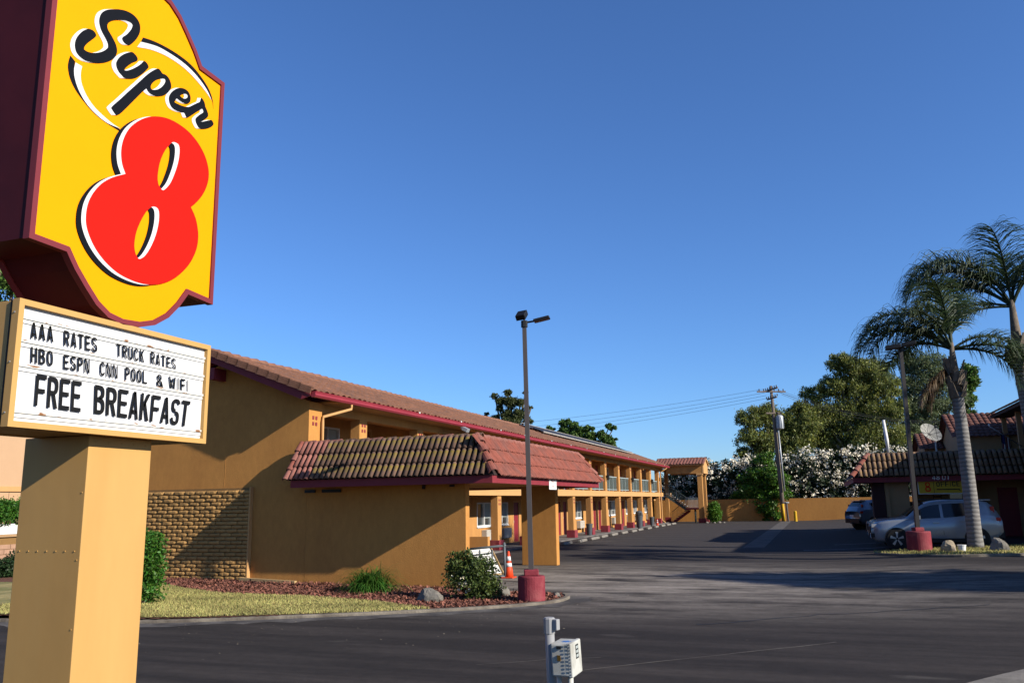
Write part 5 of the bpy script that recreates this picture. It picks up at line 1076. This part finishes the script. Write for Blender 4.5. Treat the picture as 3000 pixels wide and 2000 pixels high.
# ================================================================== CARS
M['glasscar'] = mat('car_glass', (.012, .014, .018), .08, 0, spec=.6); M['tyre'] = mat('tyre', (.012, .012, .012), .8, 0); M['rim'] = mat('rim', (.5, .5, .52), .3, 0, metal=.8)
M['plastic'] = mat('black_plastic', (.012, .012, .013), .6, 0); M['tail'] = mat('tail_lamp', (.30, .008, .008), .2, 0); M['head'] = mat('head_lamp', (.45, .45, .45), .15, 0)
def carpaint(n, c):
    m = mat(n, c, .28, 0, metal=.35, spec=.5); b = m.node_tree.nodes['Principled BSDF']; b.inputs['Coat Weight'].default_value = .6; b.inputs['Coat Roughness'].default_value = .05; return m
M['silver'] = carpaint('silver_paint', (.31, .34, .38)); M['navy'] = carpaint('navy_paint', (.015, .03, .075)); M['blackpaint'] = carpaint('black_paint', (.012, .013, .016)); M['bluegrey'] = carpaint('bluegrey_paint', (.16, .20, .27))
def cr1(xs, ys, x):
    i = max(0, min(len(xs)-2, next((k for k in range(len(xs)-1) if x <= xs[k+1]), len(xs)-2))); t = (x-xs[i])/(xs[i+1]-xs[i])
    m0 = (ys[min(i+1, len(ys)-1)]-ys[max(i-1, 0)])/(xs[min(i+1, len(xs)-1)]-xs[max(i-1, 0)]); m1 = (ys[min(i+2, len(ys)-1)]-ys[i])/(xs[min(i+2, len(xs)-1)]-xs[i]); h = xs[i+1]-xs[i]
    return (2*t**3-3*t*t+1)*ys[i]+(t**3-2*t*t+t)*h*m0+(-2*t**3+3*t*t)*ys[i+1]+(t**3-t*t)*h*m1
def car(name, label, base, heading, paint, prof, sx=1.0, sz=None):
    sz = sz or sx
    # local: x from the nose (0) to the tail, y to the car's side, z up. heading = direction the nose points
    base = Vector(base); hx = Vector((math.cos(heading), math.sin(heading), 0)); hy = Vector((-hx.y, hx.x, 0)); L = prof['L']
    def Wd(x, y, z): return base+hx*(L/2-x)*sx+hy*y*sx+Vector((0, 0, z*sz))
    t = thing(name, label, 'car', base); X = prof['x']; n = 34
    def sec(x):
        g = lambda k: cr1(X, prof[k], x)
        zb, zs, zl, zt, w, wt = g('zb'), g('zs'), g('zl'), g('zt'), g('w'), g('wt'); zl = min(zl, zt-.005)
        return [(0, zb), (w*.80, zb), (w*.95, zb+.08), (w*.985, zs), (w, (zs+zl)/2), (w*.985, zl-.05), (w*.945, zl), (wt+(w*.945-wt)*.5, zl+(zt-zl)*.44), (wt, zl+(zt-zl)*.88), (wt*.86, zt-.008), (wt*.45, zt+.008), (0, zt+.012)]
    mb = MB(); S_ = [L*k/n for k in range(n+1)]; secs = [sec(x) for x in S_]; m_ = len(secs[0])
    full = lambda s_: s_+[(-y, z) for y, z in reversed(s_[1:-1])]
    for x, s_ in zip(S_, secs):
        for y, z in full(s_): mb.v.append(tuple(Wd(x, y, z)))
    k_ = 2*m_-2
    mb.f = [(i*k_+j, i*k_+(j+1) % k_, (i+1)*k_+(j+1) % k_, (i+1)*k_+j) for i in range(n) for j in range(k_)]+[tuple(range(k_)), tuple(n*k_+j for j in range(k_-1, -1, -1))]
    body = part(t, 'body', mb, paint, smooth=True)
    def pt(x, f, side, out=.012):                       # point on the greenhouse side: f 0 belt .. 1 roof edge
        s_ = sec(x); a, b = s_[6], s_[8]; y = a[0]+(b[0]-a[0])*f+out; z = a[1]+(b[1]-a[1])*f; return Wd(x, side*y, z+.0)
    for (x0, x1, f00, f01, f10, f11) in prof['side_win']:
        for side in (1, -1):
            g = MB(); q = 8
            for k in range(q+1):
                x = x0+(x1-x0)*k/q; g.v += [tuple(pt(x, f00+(f10-f00)*k/q, side)), tuple(pt(x, f01+(f11-f01)*k/q, side))]
            g.f = [(2*k, 2*k+2, 2*k+3, 2*k+1) for k in range(q)]; part(t, 'side_window', g, M['glasscar'], smooth=True)
    def acrosswin(x0, x1, nm):
        g = MB(); q = 6
        for k in range(q+1):
            x = x0+(x1-x0)*k/q; s_ = sec(x)
            for (y, z) in ((s_[9][0]*.98, s_[9][1]), (s_[10][0], s_[10][1]), (-s_[10][0], s_[10][1]), (-s_[9][0]*.98, s_[9][1])): g.v.append(tuple(Wd(x, y, z+.016)))
        g.f = [(4*k+j, 4*k+j+1, 4*k+5+j, 4*k+4+j) for k in range(q) for j in range(3)]; part(t, nm, g, M['glasscar'], smooth=True)
    acrosswin(*prof['wind'], 'windscreen'); acrosswin(*prof['rear'], 'rear_window')
    R = prof['R']
    for xw in prof['wheels']:
        for side in (1, -1):
            w_ = cr1(X, prof['w'], xw); 
            a = part(t, 'wheel_arch', MB().tube([Wd(xw, side*(w_-.3), R), Wd(xw, side*(w_+.012), R)], R*1.17*sx, 28), M['plastic'])
            wh = part(t, 'wheel', MB().tube([Wd(xw, side*(w_-.2), R), Wd(xw, side*(w_+.022), R), Wd(xw, side*(w_+.03), R)], [R*sx, R*sx, R*.93*sx], 28), M['tyre'])
            part(wh, 'rim', MB().tube([Wd(xw, side*(w_+.02), R), Wd(xw, side*(w_+.034), R)], R*.70*sx, 24), M['plastic'])
            for k in range(5):
                a = 2*PI*k/5+.3; ca, sa = math.cos(a), math.sin(a); q = []
                for (rr_, ww) in ((.10, .05), (.66, .13)):
                    for s_ in (-1, 1): q.append((rr_*R*ca-s_*ww*R*sa, rr_*R*sa+s_*ww*R*ca))
                pts = [Wd(xw+u, side*(w_+.038), R+v) for u, v in (q[0], q[2], q[3], q[1])]
                part(wh, 'spoke', MB().prism(pts, hy*side*.006), M['rim'])
    for nm, x, y, z, dx, dy, dz, mk in prof['bits']:
        for side in ((1, -1) if y else (1,)):
            c = Wd(x, side*y, z); part(t, nm, MB().obox(c, hx*dx, hy*dy, (0, 0, dz)), M[mk], bevel=.008)
    for (x0, x1, z) in prof.get('seams', ()):
        for side in (1, -1):
            w_ = cr1(X, prof['w'], x0)
            part(t, 'door_seam', MB().prism([Wd(x0-.006, side*(w_+.004), z), Wd(x0+.006, side*(w_+.004), z), Wd(x0+.006, side*(w_*.955+.008), .98), Wd(x0-.006, side*(w_*.955+.008), .98)], hy*side*.002), M['plastic'])
    return t
SUVP = dict(L=4.45, R=.36, wheels=(.86, 3.56), x=[0, .12, .45, .9, 1.25, 1.6, 2.0, 2.6, 3.2, 3.75, 4.1, 4.3, 4.45],
    zb=[.36, .26, .22, .22, .22, .22, .22, .22, .22, .24, .30, .38, .46], zs=[.5, .42, .40, .40, .40, .40, .40, .40, .42, .46, .50, .54, .58],
    zl=[.72, .84, .92, .97, 1.0, 1.01, 1.02, 1.04, 1.09, 1.16, 1.15, 1.06, .95], zt=[.74, .90, .99, 1.03, 1.08, 1.36, 1.58, 1.655, 1.665, 1.645, 1.56, 1.32, 1.04],
    w=[.62, .80, .90, .93, .935, .935, .935, .935, .935, .93, .90, .86, .80], wt=[.50, .62, .70, .74, .76, .66, .62, .62, .62, .61, .60, .60, .62],
    side_win=[(1.62, 2.42, .06, .85, .06, .90), (2.52, 3.30, .06, .9, .06, .9), (3.34, 3.72, .12, .86, .55, .82)], wind=(1.30, 1.92), rear=(3.98, 4.30), seams=((2.47, 0, .5), (1.42, 0, .5), (3.3, 0, .6)),
    bits=[('tail_lamp', 4.22, .81, 1.00, .17, .05, .06, 'tail'), ('tail_lamp', 4.17, .70, 1.24, .06, .035, .19, 'tail'), ('head_lamp', .14, .70, .80, .12, .10, .06, 'head'), ('grille', .0, 0, .66, .03, .42, .12, 'plastic'), ('fog_recess', .06, .66, .48, .08, .10, .07, 'plastic'), ('mirror', 1.62, 1.01, 1.08, .09, .10, .07, 'silver'),
          ('door_handle', 2.24, .945, .90, .10, .012, .018, 'rim'), ('door_handle', 3.16, .945, .94, .10, .012, .018, 'silver'), ('side_skirt', 2.2, .925, .30, .95, .03, .075, 'plastic'), ('roof_spoiler', 4.0, 0, 1.64, .16, .56, .015, 'silver'), ('roof_rail', 2.7, .58, 1.675, .85, .015, .015, 'plastic'), ('rear_bumper', 4.40, 0, .50, .08, .74, .13, 'plastic'), ('number_plate', 4.47, 0, .78, .01, .2, .06, 'white')])
car('parked_suv', 'silver SUV parked behind the palm and lamp post, nose to the left', (onY(2556, 1580, 33.1).x+.94*2.225, 33.9, .15), PI, M['silver'], SUVP, .94, 1.02)
car('parked_car', 'black car mostly hidden behind the silver SUV, only windscreen and bonnet showing', (4.1, 36.9, .16), PI, M['blackpaint'], SUVP, 1.0)
car('parked_car', 'blue-grey hatchback at the back of the lot with its tail to the left', (3.9, 54.5, .13), math.radians(28), M['bluegrey'], SUVP, 1.0)
# ================================================================== OFFICE AND TWO STOREY ANNEX
OY = 40.0
M['offwall'] = mat('office_stucco', (.40, .25, .13), .9, .1, 1.5, .3, 40); M['brown'] = mat('brown_boards', (.055, .022, .020), .8, .15, 3, .2, 20); M['tileshaded'] = mat('shaded_red_tile', (.15, .062, .045), .9, .3, 8, .4, 30)
M['tilebrown'] = mat('brown_tile', (.20, .125, .075), .9, .25, 9, .4, 30, objvar=.28, col2=(.22, .15, .03), c2scale=3, c2lo=.56, c2hi=.70)
of = thing('office_building', 'single storey office with tiled mansard roof, house number 4801 and dark red fascia', 'building', (5, 41, .1))
ox0 = onY(2500, 1411, OY).x; OZ0, OZ1, OTZ = 2.60, 2.82, 3.84
part(of, 'fascia', MB().box(ox0, 13.0, OY, OY+.06, OZ0, OZ1), M['red']); part(of, 'fascia', MB().box(ox0, ox0+.06, OY+.061, 52, OZ0, OZ1), M['red'])
part(of, 'soffit', MB().box(ox0+.07, 13, OY+.07, 52, 2.72, 2.78), M['brown'])
omx = onY(2545, 1332, OY+.75).x
oman = part(of, 'mansard_roof', MB().add([(ox0-.04, OY-.05, OZ1), (13, OY-.05, OZ1), (13, OY+.75, OTZ), (omx, OY+.75, OTZ), (ox0-.04, 52, OZ1), (omx, 51.2, OTZ)], [(0, 1, 2, 3), (0, 3, 5, 4)]), M['tileunder'])
part(of, 'deck', MB().box(omx+.05, 13, OY+.78, 51, OTZ-.15, OTZ-.06), M['concdark'])
tl = Vector((omx, OY+.72, OTZ)); bl_ = Vector((omx, OY-.08, OZ1+.01)); dn = bl_-tl; DL = dn.length; dn.normalize(); nn = dn.cross(un); nn = nn if nn.y < 0 else -nn
otile = tmesh('roof_tile', barrel(.082, .095, DL/3+.04, .014, 6, math.pi*.92), M['tilebrown'])
for r_ in range(3):
    for c in range(33):
        x = ox0+.1+c*.208
        if x < ox0+(omx-ox0)*(1-(r_+.6)/3)+.02 or x > 9.0: continue
        piece(oman, 'roof_tile', otile, axes(Vector((x, tl.y, tl.z))+dn*(r_*DL/3)+nn*.02, un, dn+nn*.05, nn-dn*.05))
h0, h1 = Vector((omx, OY+.75, OTZ)), Vector((ox0-.06, OY-.1, OZ1)); hd = (h1-h0); HL = hd.length; hd.normalize(); ho = Vector((-1, -1, .9)); ho = (ho-hd*ho.dot(hd)).normalized()
for i in range(4): piece(oman, 'hip_tile', hip_me[i % 2], axes(h0+hd*(i*HL/4), ho.cross(hd), hd+ho*.07, ho-hd*.07) @ Matrix.Diagonal((1.2, 1.15, 1.2, 1)))
for i in range(17): piece(oman, 'cap_tile', cap_me[0], axes((omx+i*.41, OY+.76, OTZ-.04), (0, -1, 0), (1, 0, .04), (-.04, 0, 1)))
ow = lambda a: onY(a, 1450, OY+.6).x
part(of, 'corner_post', MB().box(ow(2556), ow(2592), OY+.5, OY+1.3, .1, 2.72), M['brown'])
part(of, 'front_wall', MB().box(ow(2592)+.005, ow(2664), OY+.6, OY+.85, .1, 2.72), M['offwall'], bevel=.01)
part(of, 'trim_post', MB().box(ow(2592)+.02, ow(2606), OY+.52, OY+.598, .1, 2.72), M['offwall'])
part(of, 'front_wall', MB().box(ow(2690), 13, OY+2.4, OY+2.6, .1, 2.72), M['offwall'])
part(of, 'window', MB().box(ow(2770)+.4, ow(2815)+.3, OY+2.36, OY+2.399, .9, 2.2), M['glass'])
lv = part(of, 'louvre', MB().box(ow(2730)+.25, ow(2752)+.3, OY+2.35, OY+2.395, 1.15, 2.15), M['brown'])
for k in range(7): part(lv, 'slat', MB().box(ow(2730)+.27, ow(2752)+.28, OY+2.31, OY+2.349, 1.2+k*.13, 1.26+k*.13), M['trim'])
part(of, 'door', MB().box(ow(2925)+.3, ow(2985)+.3, OY+2.35, OY+2.395, .2, 2.3), M['door'])
part(of, 'side_wall', MB().box(9.2, 9.4, OY-6, OY+2.39, .1, 2.72), M['offwall'])
part(of, 'wall_cabinet', MB().box(ow(2672), ow(2705), OY+1.8, OY+2.2, .9, 1.75), M['black'])
M['num'] = mat('number_metal', (.85, .82, .78), .5, .05)
nq = lambda x0, x1: [onY(x0, 1405, OY-.012), onY(x1, 1404.5, OY-.012), onY(x0, 1391, OY-.012), onY(x1, 1390.5, OY-.012)]
VW, HW = .2, .1
word(of, '48', nq(2731, 2753), Vector((0, -.004, 0)), M['num'], .25, '1', 'house_number'); word(of, '01', nq(2760, 2783), Vector((0, -.004, 0)), M['num'], .25, '', 'house_number')
VW, HW = .28, .135
os_ = thing('office_sign', 'yellow OFFICE sign with red logo hanging below the office fascia', 'sign', (5, OY+.1, 2.1))
q = [onY(2693, 1446, OY+.15), onY(2823, 1441, OY+.15), onY(2690, 1408, OY+.15), onY(2822, 1403, OY+.15)]
M['offyellow'] = mat('office_yellow', (.62, .38, .01), .5, .05)
sx0, sx1, sz0, sz1 = (q[0].x+q[2].x)/2, (q[1].x+q[3].x)/2, (q[0].z+q[1].z)/2, (q[2].z+q[3].z)/2
part(os_, 'frame', MB().box(sx0-.03, sx1+.03, OY+.16, OY+.22, sz0-.04, sz1+.03), M['white']); part(os_, 'panel', MB().box(sx0, sx1, OY+.14, OY+.159, sz0, sz1), M['offyellow'])
def oq(a, b, c, d): return [Vector((sx0+(sx1-sx0)*x, OY+.136, sz0+(sz1-sz0)*z)) for x, z in ((a, c), (b, c), (a, d), (b, d))]
word(os_, 'OFFICE', oq(.40, .93, .5, .88), Vector((0, 0, 0)), M['letters'], .22); word(os_, '8', oq(.14, .27, .12, .86), Vector((0, 0, 0)), M['signred8'], .2, name='numeral')
part(os_, 'divider', MB().box(sx0+(sx1-sx0)*.335, sx0+(sx1-sx0)*.345, OY+.134, OY+.138, sz0, sz1), M['letters'])
part(os_, 'arrow', MB().prism([oq(.40, .4, .24, .30)[0], oq(.40, .88, .24, .30)[1], oq(.40, .94, .10, .30)[1], oq(.4, .9, .24, .32)[3], oq(.4, .4, .24, .32)[2]], (0, -.002, 0)), M['letters'])
for x in (sx0+.1, sx1-.1): part(os_, 'hanger', MB().box(x-.01, x+.01, OY+.17, OY+.19, sz1+.03, 2.75), M['black'])
# mast and satellite dish on the office deck
ma = thing('roof_mast', 'slim white mast standing on the office roof', 'mast', tuple(onY(2603, 1325, OY+2)))
part(ma, 'tube', MB().tube([onY(2603, 1325, OY+2), onY(2598, 1290, OY+2), onY(2588, 1230, OY+2)], [.05, .085, .06], 10), M['white'], smooth=True)
for dx in (-.35, .35): part(ma, 'leg', MB().tube([onY(2603, 1325, OY+2)+Vector((dx, 0, -.1)), onY(2601, 1308, OY+2)], .018, 5), M['steel'])
dc = onY(2722, 1272, OY+4); sd_ = thing('satellite_dish', 'round mesh satellite dish on the office roof beside the palm trunk', 'satellite dish', (dc.x, dc.y, OTZ-.06))
n_ = Vector((.45, -.7, .55)).normalized(); ax = n_.cross(Vector((0, 0, 1))).normalized(); ay = ax.cross(n_); g = MB(); nr, na = 5, 20; Rd = .52
for j in range(nr+1):
    for k in range(na): a = 2*PI*k/na; rr_ = Rd*j/nr; g.v.append(tuple(dc+(ax*math.cos(a)+ay*math.sin(a))*rr_+n_*(.35*rr_*rr_/Rd)))
g.f = [(j*na+k, j*na+(k+1) % na, (j+1)*na+(k+1) % na, (j+1)*na+k) for j in range(nr) for k in range(na)]
M['mesh'] = mat('dish_mesh', (.30, .30, .28), .6, .2, 9); part(sd_, 'dish', g, M['mesh'], smooth=True)
for k in range(10): a = 2*PI*k/10; part(sd_, 'rib', MB().tube([dc+n_*.01, dc+(ax*math.cos(a)+ay*math.sin(a))*Rd+n_*(.35*Rd+.01)], .008, 4), M['black'])
part(sd_, 'mast', MB().tube([(dc.x+.25, dc.y+.1, OTZ-.06), (dc.x+.25, dc.y+.1, dc.z-.2), dc-n_*.05], .04, 6), M['steel'])
part(sd_, 'feed_arm', MB().tube([dc-ay*Rd*.95+n_*.3, dc+n_*.55], .012, 5), M['black']); part(sd_, 'feed_horn', MB().obox(dc+n_*.58, ax*.04, ay*.04, n_*.06), M['black'])
# upper storey gables behind the office
def gabled(name, label, ridge_y, x0, x1, half, zr, ze, zbase, ov=.3):
    h = thing(name, label, 'building', ((x0+x1)/2, ridge_y, zbase))
    part(h, 'wall', MB().prism([(x0, ridge_y-half, zbase), (x0, ridge_y+half, zbase), (x0, ridge_y+half, ze), (x0, ridge_y, zr-.1), (x0, ridge_y-half, ze)], (x1-x0, 0, 0)), M['offwall'])
    rf = part(h, 'roof', tileroof((x0-ov, ridge_y, zr), (1, 0, 0), Vector((0, -half-ov, (ze-zr)*(half+ov)/half)), int((x1-x0+ov)/.26), 8, .26, .055), M['tileshaded'])  # front slope darker than the rear: partial shadow put into the tile colour
    part(rf, 'rear_slope', tileroof((x0-ov, ridge_y, zr), (1, 0, 0), Vector((0, half+ov, (ze-zr)*(half+ov)/half)), int((x1-x0+ov)/.26), 8, .26, .055), M['tileold'])
    return h
p = onY(2757, 1216, 50); gabled('annex_gable', 'tan upper storey gable with red-brown tiled roof behind the near palm trunk', 50, p.x+.3, 16, 2.6, p.z, p.z-1.25, 2.9)
p = onY(2676, 1272, 54); gabled('annex_gable', 'small lower tiled gable behind the satellite dish', 54, p.x+.3, p.x+3.2, 1.8, p.z, p.z-.85, 2.9)
# two storey wing along the right edge
an = thing('annex_building', 'two storey brown annex with balcony along the right edge, in deep shade', 'building', (11, 38, .2))
AX, AZ = 9.3, 5.75; AY0, AY1 = 31.2, 47.6
part(an, 'wall', MB().box(AX+1.3, 16, AY0+.3, AY1, .1, AZ), M['offwall'])
part(an, 'balcony_floor', MB().box(AX-.3, AX+1.29, AY0+.3, AY1, 2.7, 2.95), M['brown'])
pb_ = part(an, 'balcony_parapet', MB().box(AX-.34, AX-.26, AY0+.3, AY1, 2.95, 3.95), M['brown'])
for k in range(40): part(pb_, 'board', MB().box(AX-.365, AX-.341, AY0+.32+k*.42, AY0+.32+k*.42+.40, 2.72, 3.93), M['brown'])
for y in (33, 36.8, 40.5, 44.2, 47.3): part(an, 'post', MB().box(AX-.25, AX-.05, y-.1, y+.1, .1, AZ), M['offwall'])
part(an, 'window', MB().box(AX+1.27, AX+1.299, 42, 43.5, 3.6, 5.0), M['glass']); part(an, 'window', MB().box(AX+1.27, AX+1.299, 45, 46.3, 3.6, 5.0), M['glass'])
part(an, 'eave', MB().box(8.62, AX+.2, AY0, AY1, 5.76, 5.90), M['brown'])
ar = part(an, 'roof', MB().prism([(8.6, AY0, 5.91), (13, AY0, 8.0), (17.4, AY0, 5.91)], (0, AY1-AY0, 0)), M['brown'])
part(ar, 'roof_tiles', tileroof((13, AY0, 8.03), (0, 1, 0), Vector((-4.5, 0, -2.13)), int((AY1-AY0)/.26), 11, .26, .055), M['tilebrown'], kind='stuff')
# flag on a short pole at the balcony
fl_ = thing('flag', 'striped flag hanging limp from a slanted pole on the annex balcony', 'flag', (8.95, 41, 3.9))
fa, fb = onX(2996, 1308, 8.9), onX(2898, 1248, 8.3)
fb = onY(2898, 1248, fa.y-1.2); part(fl_, 'pole', MB().tube([fa, fb], .02, 6), M['steel'], smooth=True); part(fl_, 'finial', MB().lathe(fb, [(.02, 0), (.05, .05), (.02, .1)], 8), M['num'])
M['flagr'] = mat('flag_red', (.25, .02, .03), .9, .1); M['flagw'] = mat('flag_white', (.5, .5, .5), .9, .1); M['flagb'] = mat('flag_blue', (.02, .03, .12), .9, .1)
f0 = fb.lerp(fa, .33)
for k in range(9):
    x0_, x1_ = k/9*.62, (k+1)/9*.62; wob = lambda x: .06*math.sin(x*22); top_ = lambda x: f0.lerp(fa, x/1.4)
    for (a, b, mk) in (((0, .42, 'flagb'), (.42, 1.25-.3*k/9, 'flagr' if k % 2 else 'flagw')) if k < 4 else ((0, 1.2-.35*k/9, 'flagr' if k % 2 else 'flagw'),)):
        P0, P1 = top_(x0_)+Vector((0, wob(x0_), 0)), top_(x1_)+Vector((0, wob(x1_), 0))
        part(fl_, 'stripe', MB().add([P0-Vector((0, 0, a)), P1-Vector((0, 0, a)), P1-Vector((0, 0, b)), P0-Vector((0, 0, b))], [(0, 1, 2, 3)]), M[mk])
# ================================================================== FOREGROUND IRRIGATION BOX
ib = thing('control_box', 'white plastic control box on grey conduit post in the foreground', 'utility box', (-1.9, 6.3, 0))
M['boxw'] = mat('box_plastic', (.55, .55, .50), .5, .08, 8, col2=(.40, .39, .34), c2scale=6); M['conduit'] = mat('conduit_grey', (.30, .30, .30), .6, .1)
YI = 6.2; q = [onY(x, y, YI) for x, y in ((1612, 1888), (1672, 1882), (1676, 1985), (1617, 1978))]
bx0, bx1, bz0_, bz1_ = (q[0].x+q[3].x)/2, (q[1].x+q[2].x)/2, (q[2].z+q[3].z)/2, (q[0].z+q[1].z)/2
bd = onX(1699, 1855, bx1).y-YI
def lean(mb): mb.v = [(x-(z-.85)*.05, y, z) for x, y, z in mb.v]; return mb
bo = part(ib, 'box', lean(MB().box(bx0, bx1, YI, YI+bd, bz0_, bz1_)), M['boxw'], bevel=.012)
part(bo, 'lid_rim', lean(MB().box(bx1-.028, bx1+.006, YI-.006, YI+bd+.006, bz0_-.004, bz1_+.004)), M['boxw'], bevel=.008)
for k in range(9): part(bo, 'clip', lean(MB().box(bx1-.045, bx1-.026, YI-.0085, YI-.0061, bz0_+.012+k*.026, bz0_+.022+k*.026)), M['boxw'])
g = MB()
for k in range(11): g.box(bx1-.012, bx1-.006, YI-.0075, YI-.006, bz0_+.015+k*.021, bz0_+.022+k*.021)
part(bo, 'screw_holes', lean(g), M['black'], kind='stuff')
lb = part(bo, 'label_plate', lean(MB().box(bx1+.0062, bx1+.0075, YI+bd*.42, YI+bd*.72, bz0_+.11, bz0_+.21)), M['black'])
for k in range(3): part(lb, 'label_field', lean(MB().box(bx1+.0076, bx1+.0082, YI+bd*.46, YI+bd*.68, bz0_+.12+k*.03, bz0_+.14+k*.03)), M['blind'])
part(bo, 'latch', lean(MB().box(bx0+.05, bx0+.085, YI-.012, YI-.0005, bz1_-.035, bz1_-.015)), M['black'])
M['brass'] = mat('brass', (.25, .14, .03), .4, .1, metal=.7); part(bo, 'brass_tag', lean(MB().box(bx0+.05, bx0+.075, YI-.008, YI-.0005, bz1_-.12, bz1_-.08)), M['brass'])
M['bluepaint'] = mat('blue_paint', (.03, .16, .55), .6, .2, 40); rr = random.Random(5); g = MB(); c = Vector(((bx0+bx1)/2+.015, YI+bd*.42, bz1_+.0015)); pts = [c+Vector((math.cos(k/14*2*PI)*(.045 if k % 2 else .024)*rr.uniform(.7, 1.3), math.sin(k/14*2*PI)*(.05 if k % 2 else .028)*rr.uniform(.6, 1.2), 0)) for k in range(14)]; g.add(pts, [tuple(range(14))]); part(bo, 'paint_splash', lean(g), M['bluepaint'])
pp = onY(1612, 1850, YI+.16); part(ib, 'post', MB().tube([(pp.x+.02, YI+.14, 0), (pp.x+.0, YI+.14, 1.12)], .036, 14), M['conduit'], smooth=True)
part(ib, 'post_cap', MB().tube([(pp.x, YI+.14, 1.02), (pp.x, YI+.14, 1.125), (pp.x, YI+.14, 1.135)], [.044, .046, .036], 10), M['conduit']); part(ib, 'fitting', MB().obox((pp.x+.05, YI+.13, 1.085), (.028, -.008, 0), (.006, .024, 0), (0, 0, .04)), M['conduit'], bevel=.006)
for dx in (.035, .125): part(ib, 'lower_conduit', MB().tube([(bx0+dx, YI+.08, 0), (bx0+dx, YI+.08, bz0_)], .02, 10), M['boxw'], smooth=True)
# ================================================================== LEFT NEIGHBOUR beyond the sign pillar
nb_ = thing('neighbour_building', 'peach stucco building with panelled lower wall behind the sign pillar', 'building', (-34, 27, 0))
NX = -30.0
M['peach'] = mat('peach_stucco', (.52, .33, .19), .9, .05, 1, .2, 30)
part(nb_, 'upper_wall', MB().box(NX-6, NX, 20.5, 27.5, 2.95, 5.0), M['peach']); part(nb_, 'band', MB().box(NX-6, NX+.06, 20.5, 27.5, 2.75, 2.949), M['trim'])
for k in range(8):
    for j in range(2): part(nb_, 'wall_panel', MB().box(NX-.1, NX-.01, 21.0+k*.62, 21.0+k*.62+.6, 1.52+j*.62, 1.52+j*.62+.6), M['peach'])
part(nb_, 'panel_joint', MB().box(NX-.3, NX-.05, 20.6, 27.4, .3, 2.749), M['white'])
lp = lambda x, y, X: onX(x, y, X)
h_ = lp(0, 1497, -27.5); bush('clipped_hedge', 'clipped bright green hedge left of the sign pillar', (h_.x, h_.y, .9), [((h_.x, h_.y+dy, h_.z+dz), .38) for dy in (-1.2, -.6, 0, .6) for dz in (-.15, .12)], 14000, .09, 'leaf_hedge', 71)
c_ = lp(20, 1545, -26.0); car('parked_car', 'dark navy car glimpsed left of the sign pillar', (c_.x+.2, c_.y-1.6, .05), math.radians(80), M['navy'], SUVP, .95)
bw = thing('brick_planter_wall', 'low tan brick planter wall left of the sign pillar', 'wall', (-23.5, 18, 0)); M['brickpink'] = mat('pink_brick', (.40, .24, .16), .95, .15, 6, .3, 30, objvar=.12)
BX = -22.5; ya, yb = lp(-60, 1600, BX).y, lp(70, 1600, BX).y; za, zb_ = lp(0, 1668, BX).z, lp(0, 1570, BX).z
part(bw, 'core', MB().box(BX-.25, BX-.02, ya-1, yb+1.2, 0, zb_-.03), M['mortar']); bk = MB().box(0, .02, 0, .385, 0, .13); bk_me = bk.mesh('brick'); bk_me.materials.append(M['brickpink'])
for r_ in range(7):
    y = ya-1+(.2 if r_ % 2 else 0)
    while y < yb+.8: piece(bw, 'brick', bk_me, axes((BX-.02, y, .03+r_*.145), (1, 0, 0), (0, 1, 0), (0, 0, 1))); y += .4
part(bw, 'coping', MB().box(BX-.3, BX+.05, ya-1, yb+1.2, zb_-.03, zb_+.04), M['offwall'])
b0 = lp(28, 1700, -21.3); bush('dark_shrub', 'dark reddish shrub in front of the brick planter wall', (b0.x, b0.y, .05), [((b0.x, b0.y, b0.z+.2), .35), ((b0.x, b0.y+.2, b0.z+.45), .35), ((b0.x, b0.y-.2, b0.z+.35), .3)], 5000, .08, 'leaf_dark', 72)
# trees out of the picture on the right that throw the long shadows over the lot
def rtree(label, x, y, h, rad, seed, n):
    tree('street_tree', label, (x, y, 0), .3, [((x, y, h-rad), rad), ((x+.8, y+.6, h-rad*1.6), rad*.8), ((x-.9, y-.5, h-rad*1.7), rad*.75), ((x+.4, y-.8, h-rad*2.2), rad*.7)], n, .3, 'leaf_green', M['bark'], seed, 40, .17, .4)
rtree('tree beyond the right edge shading the drive', 15.5, 19.6, 9.8, 1.5, 81, 7000)
rtree('taller tree beyond the right edge shading the near drive', 21.0, 17.4, 11.5, 1.7, 82, 8000)
palm('palm beyond the right edge throwing a long thin shadow', (13.0, 27.2, .2), (12.9, 27.2, 8.2), .34, .25, [(k*36+10, 45 if k % 2 else 20, 2.6, 2.2) for k in range(9)], 5)
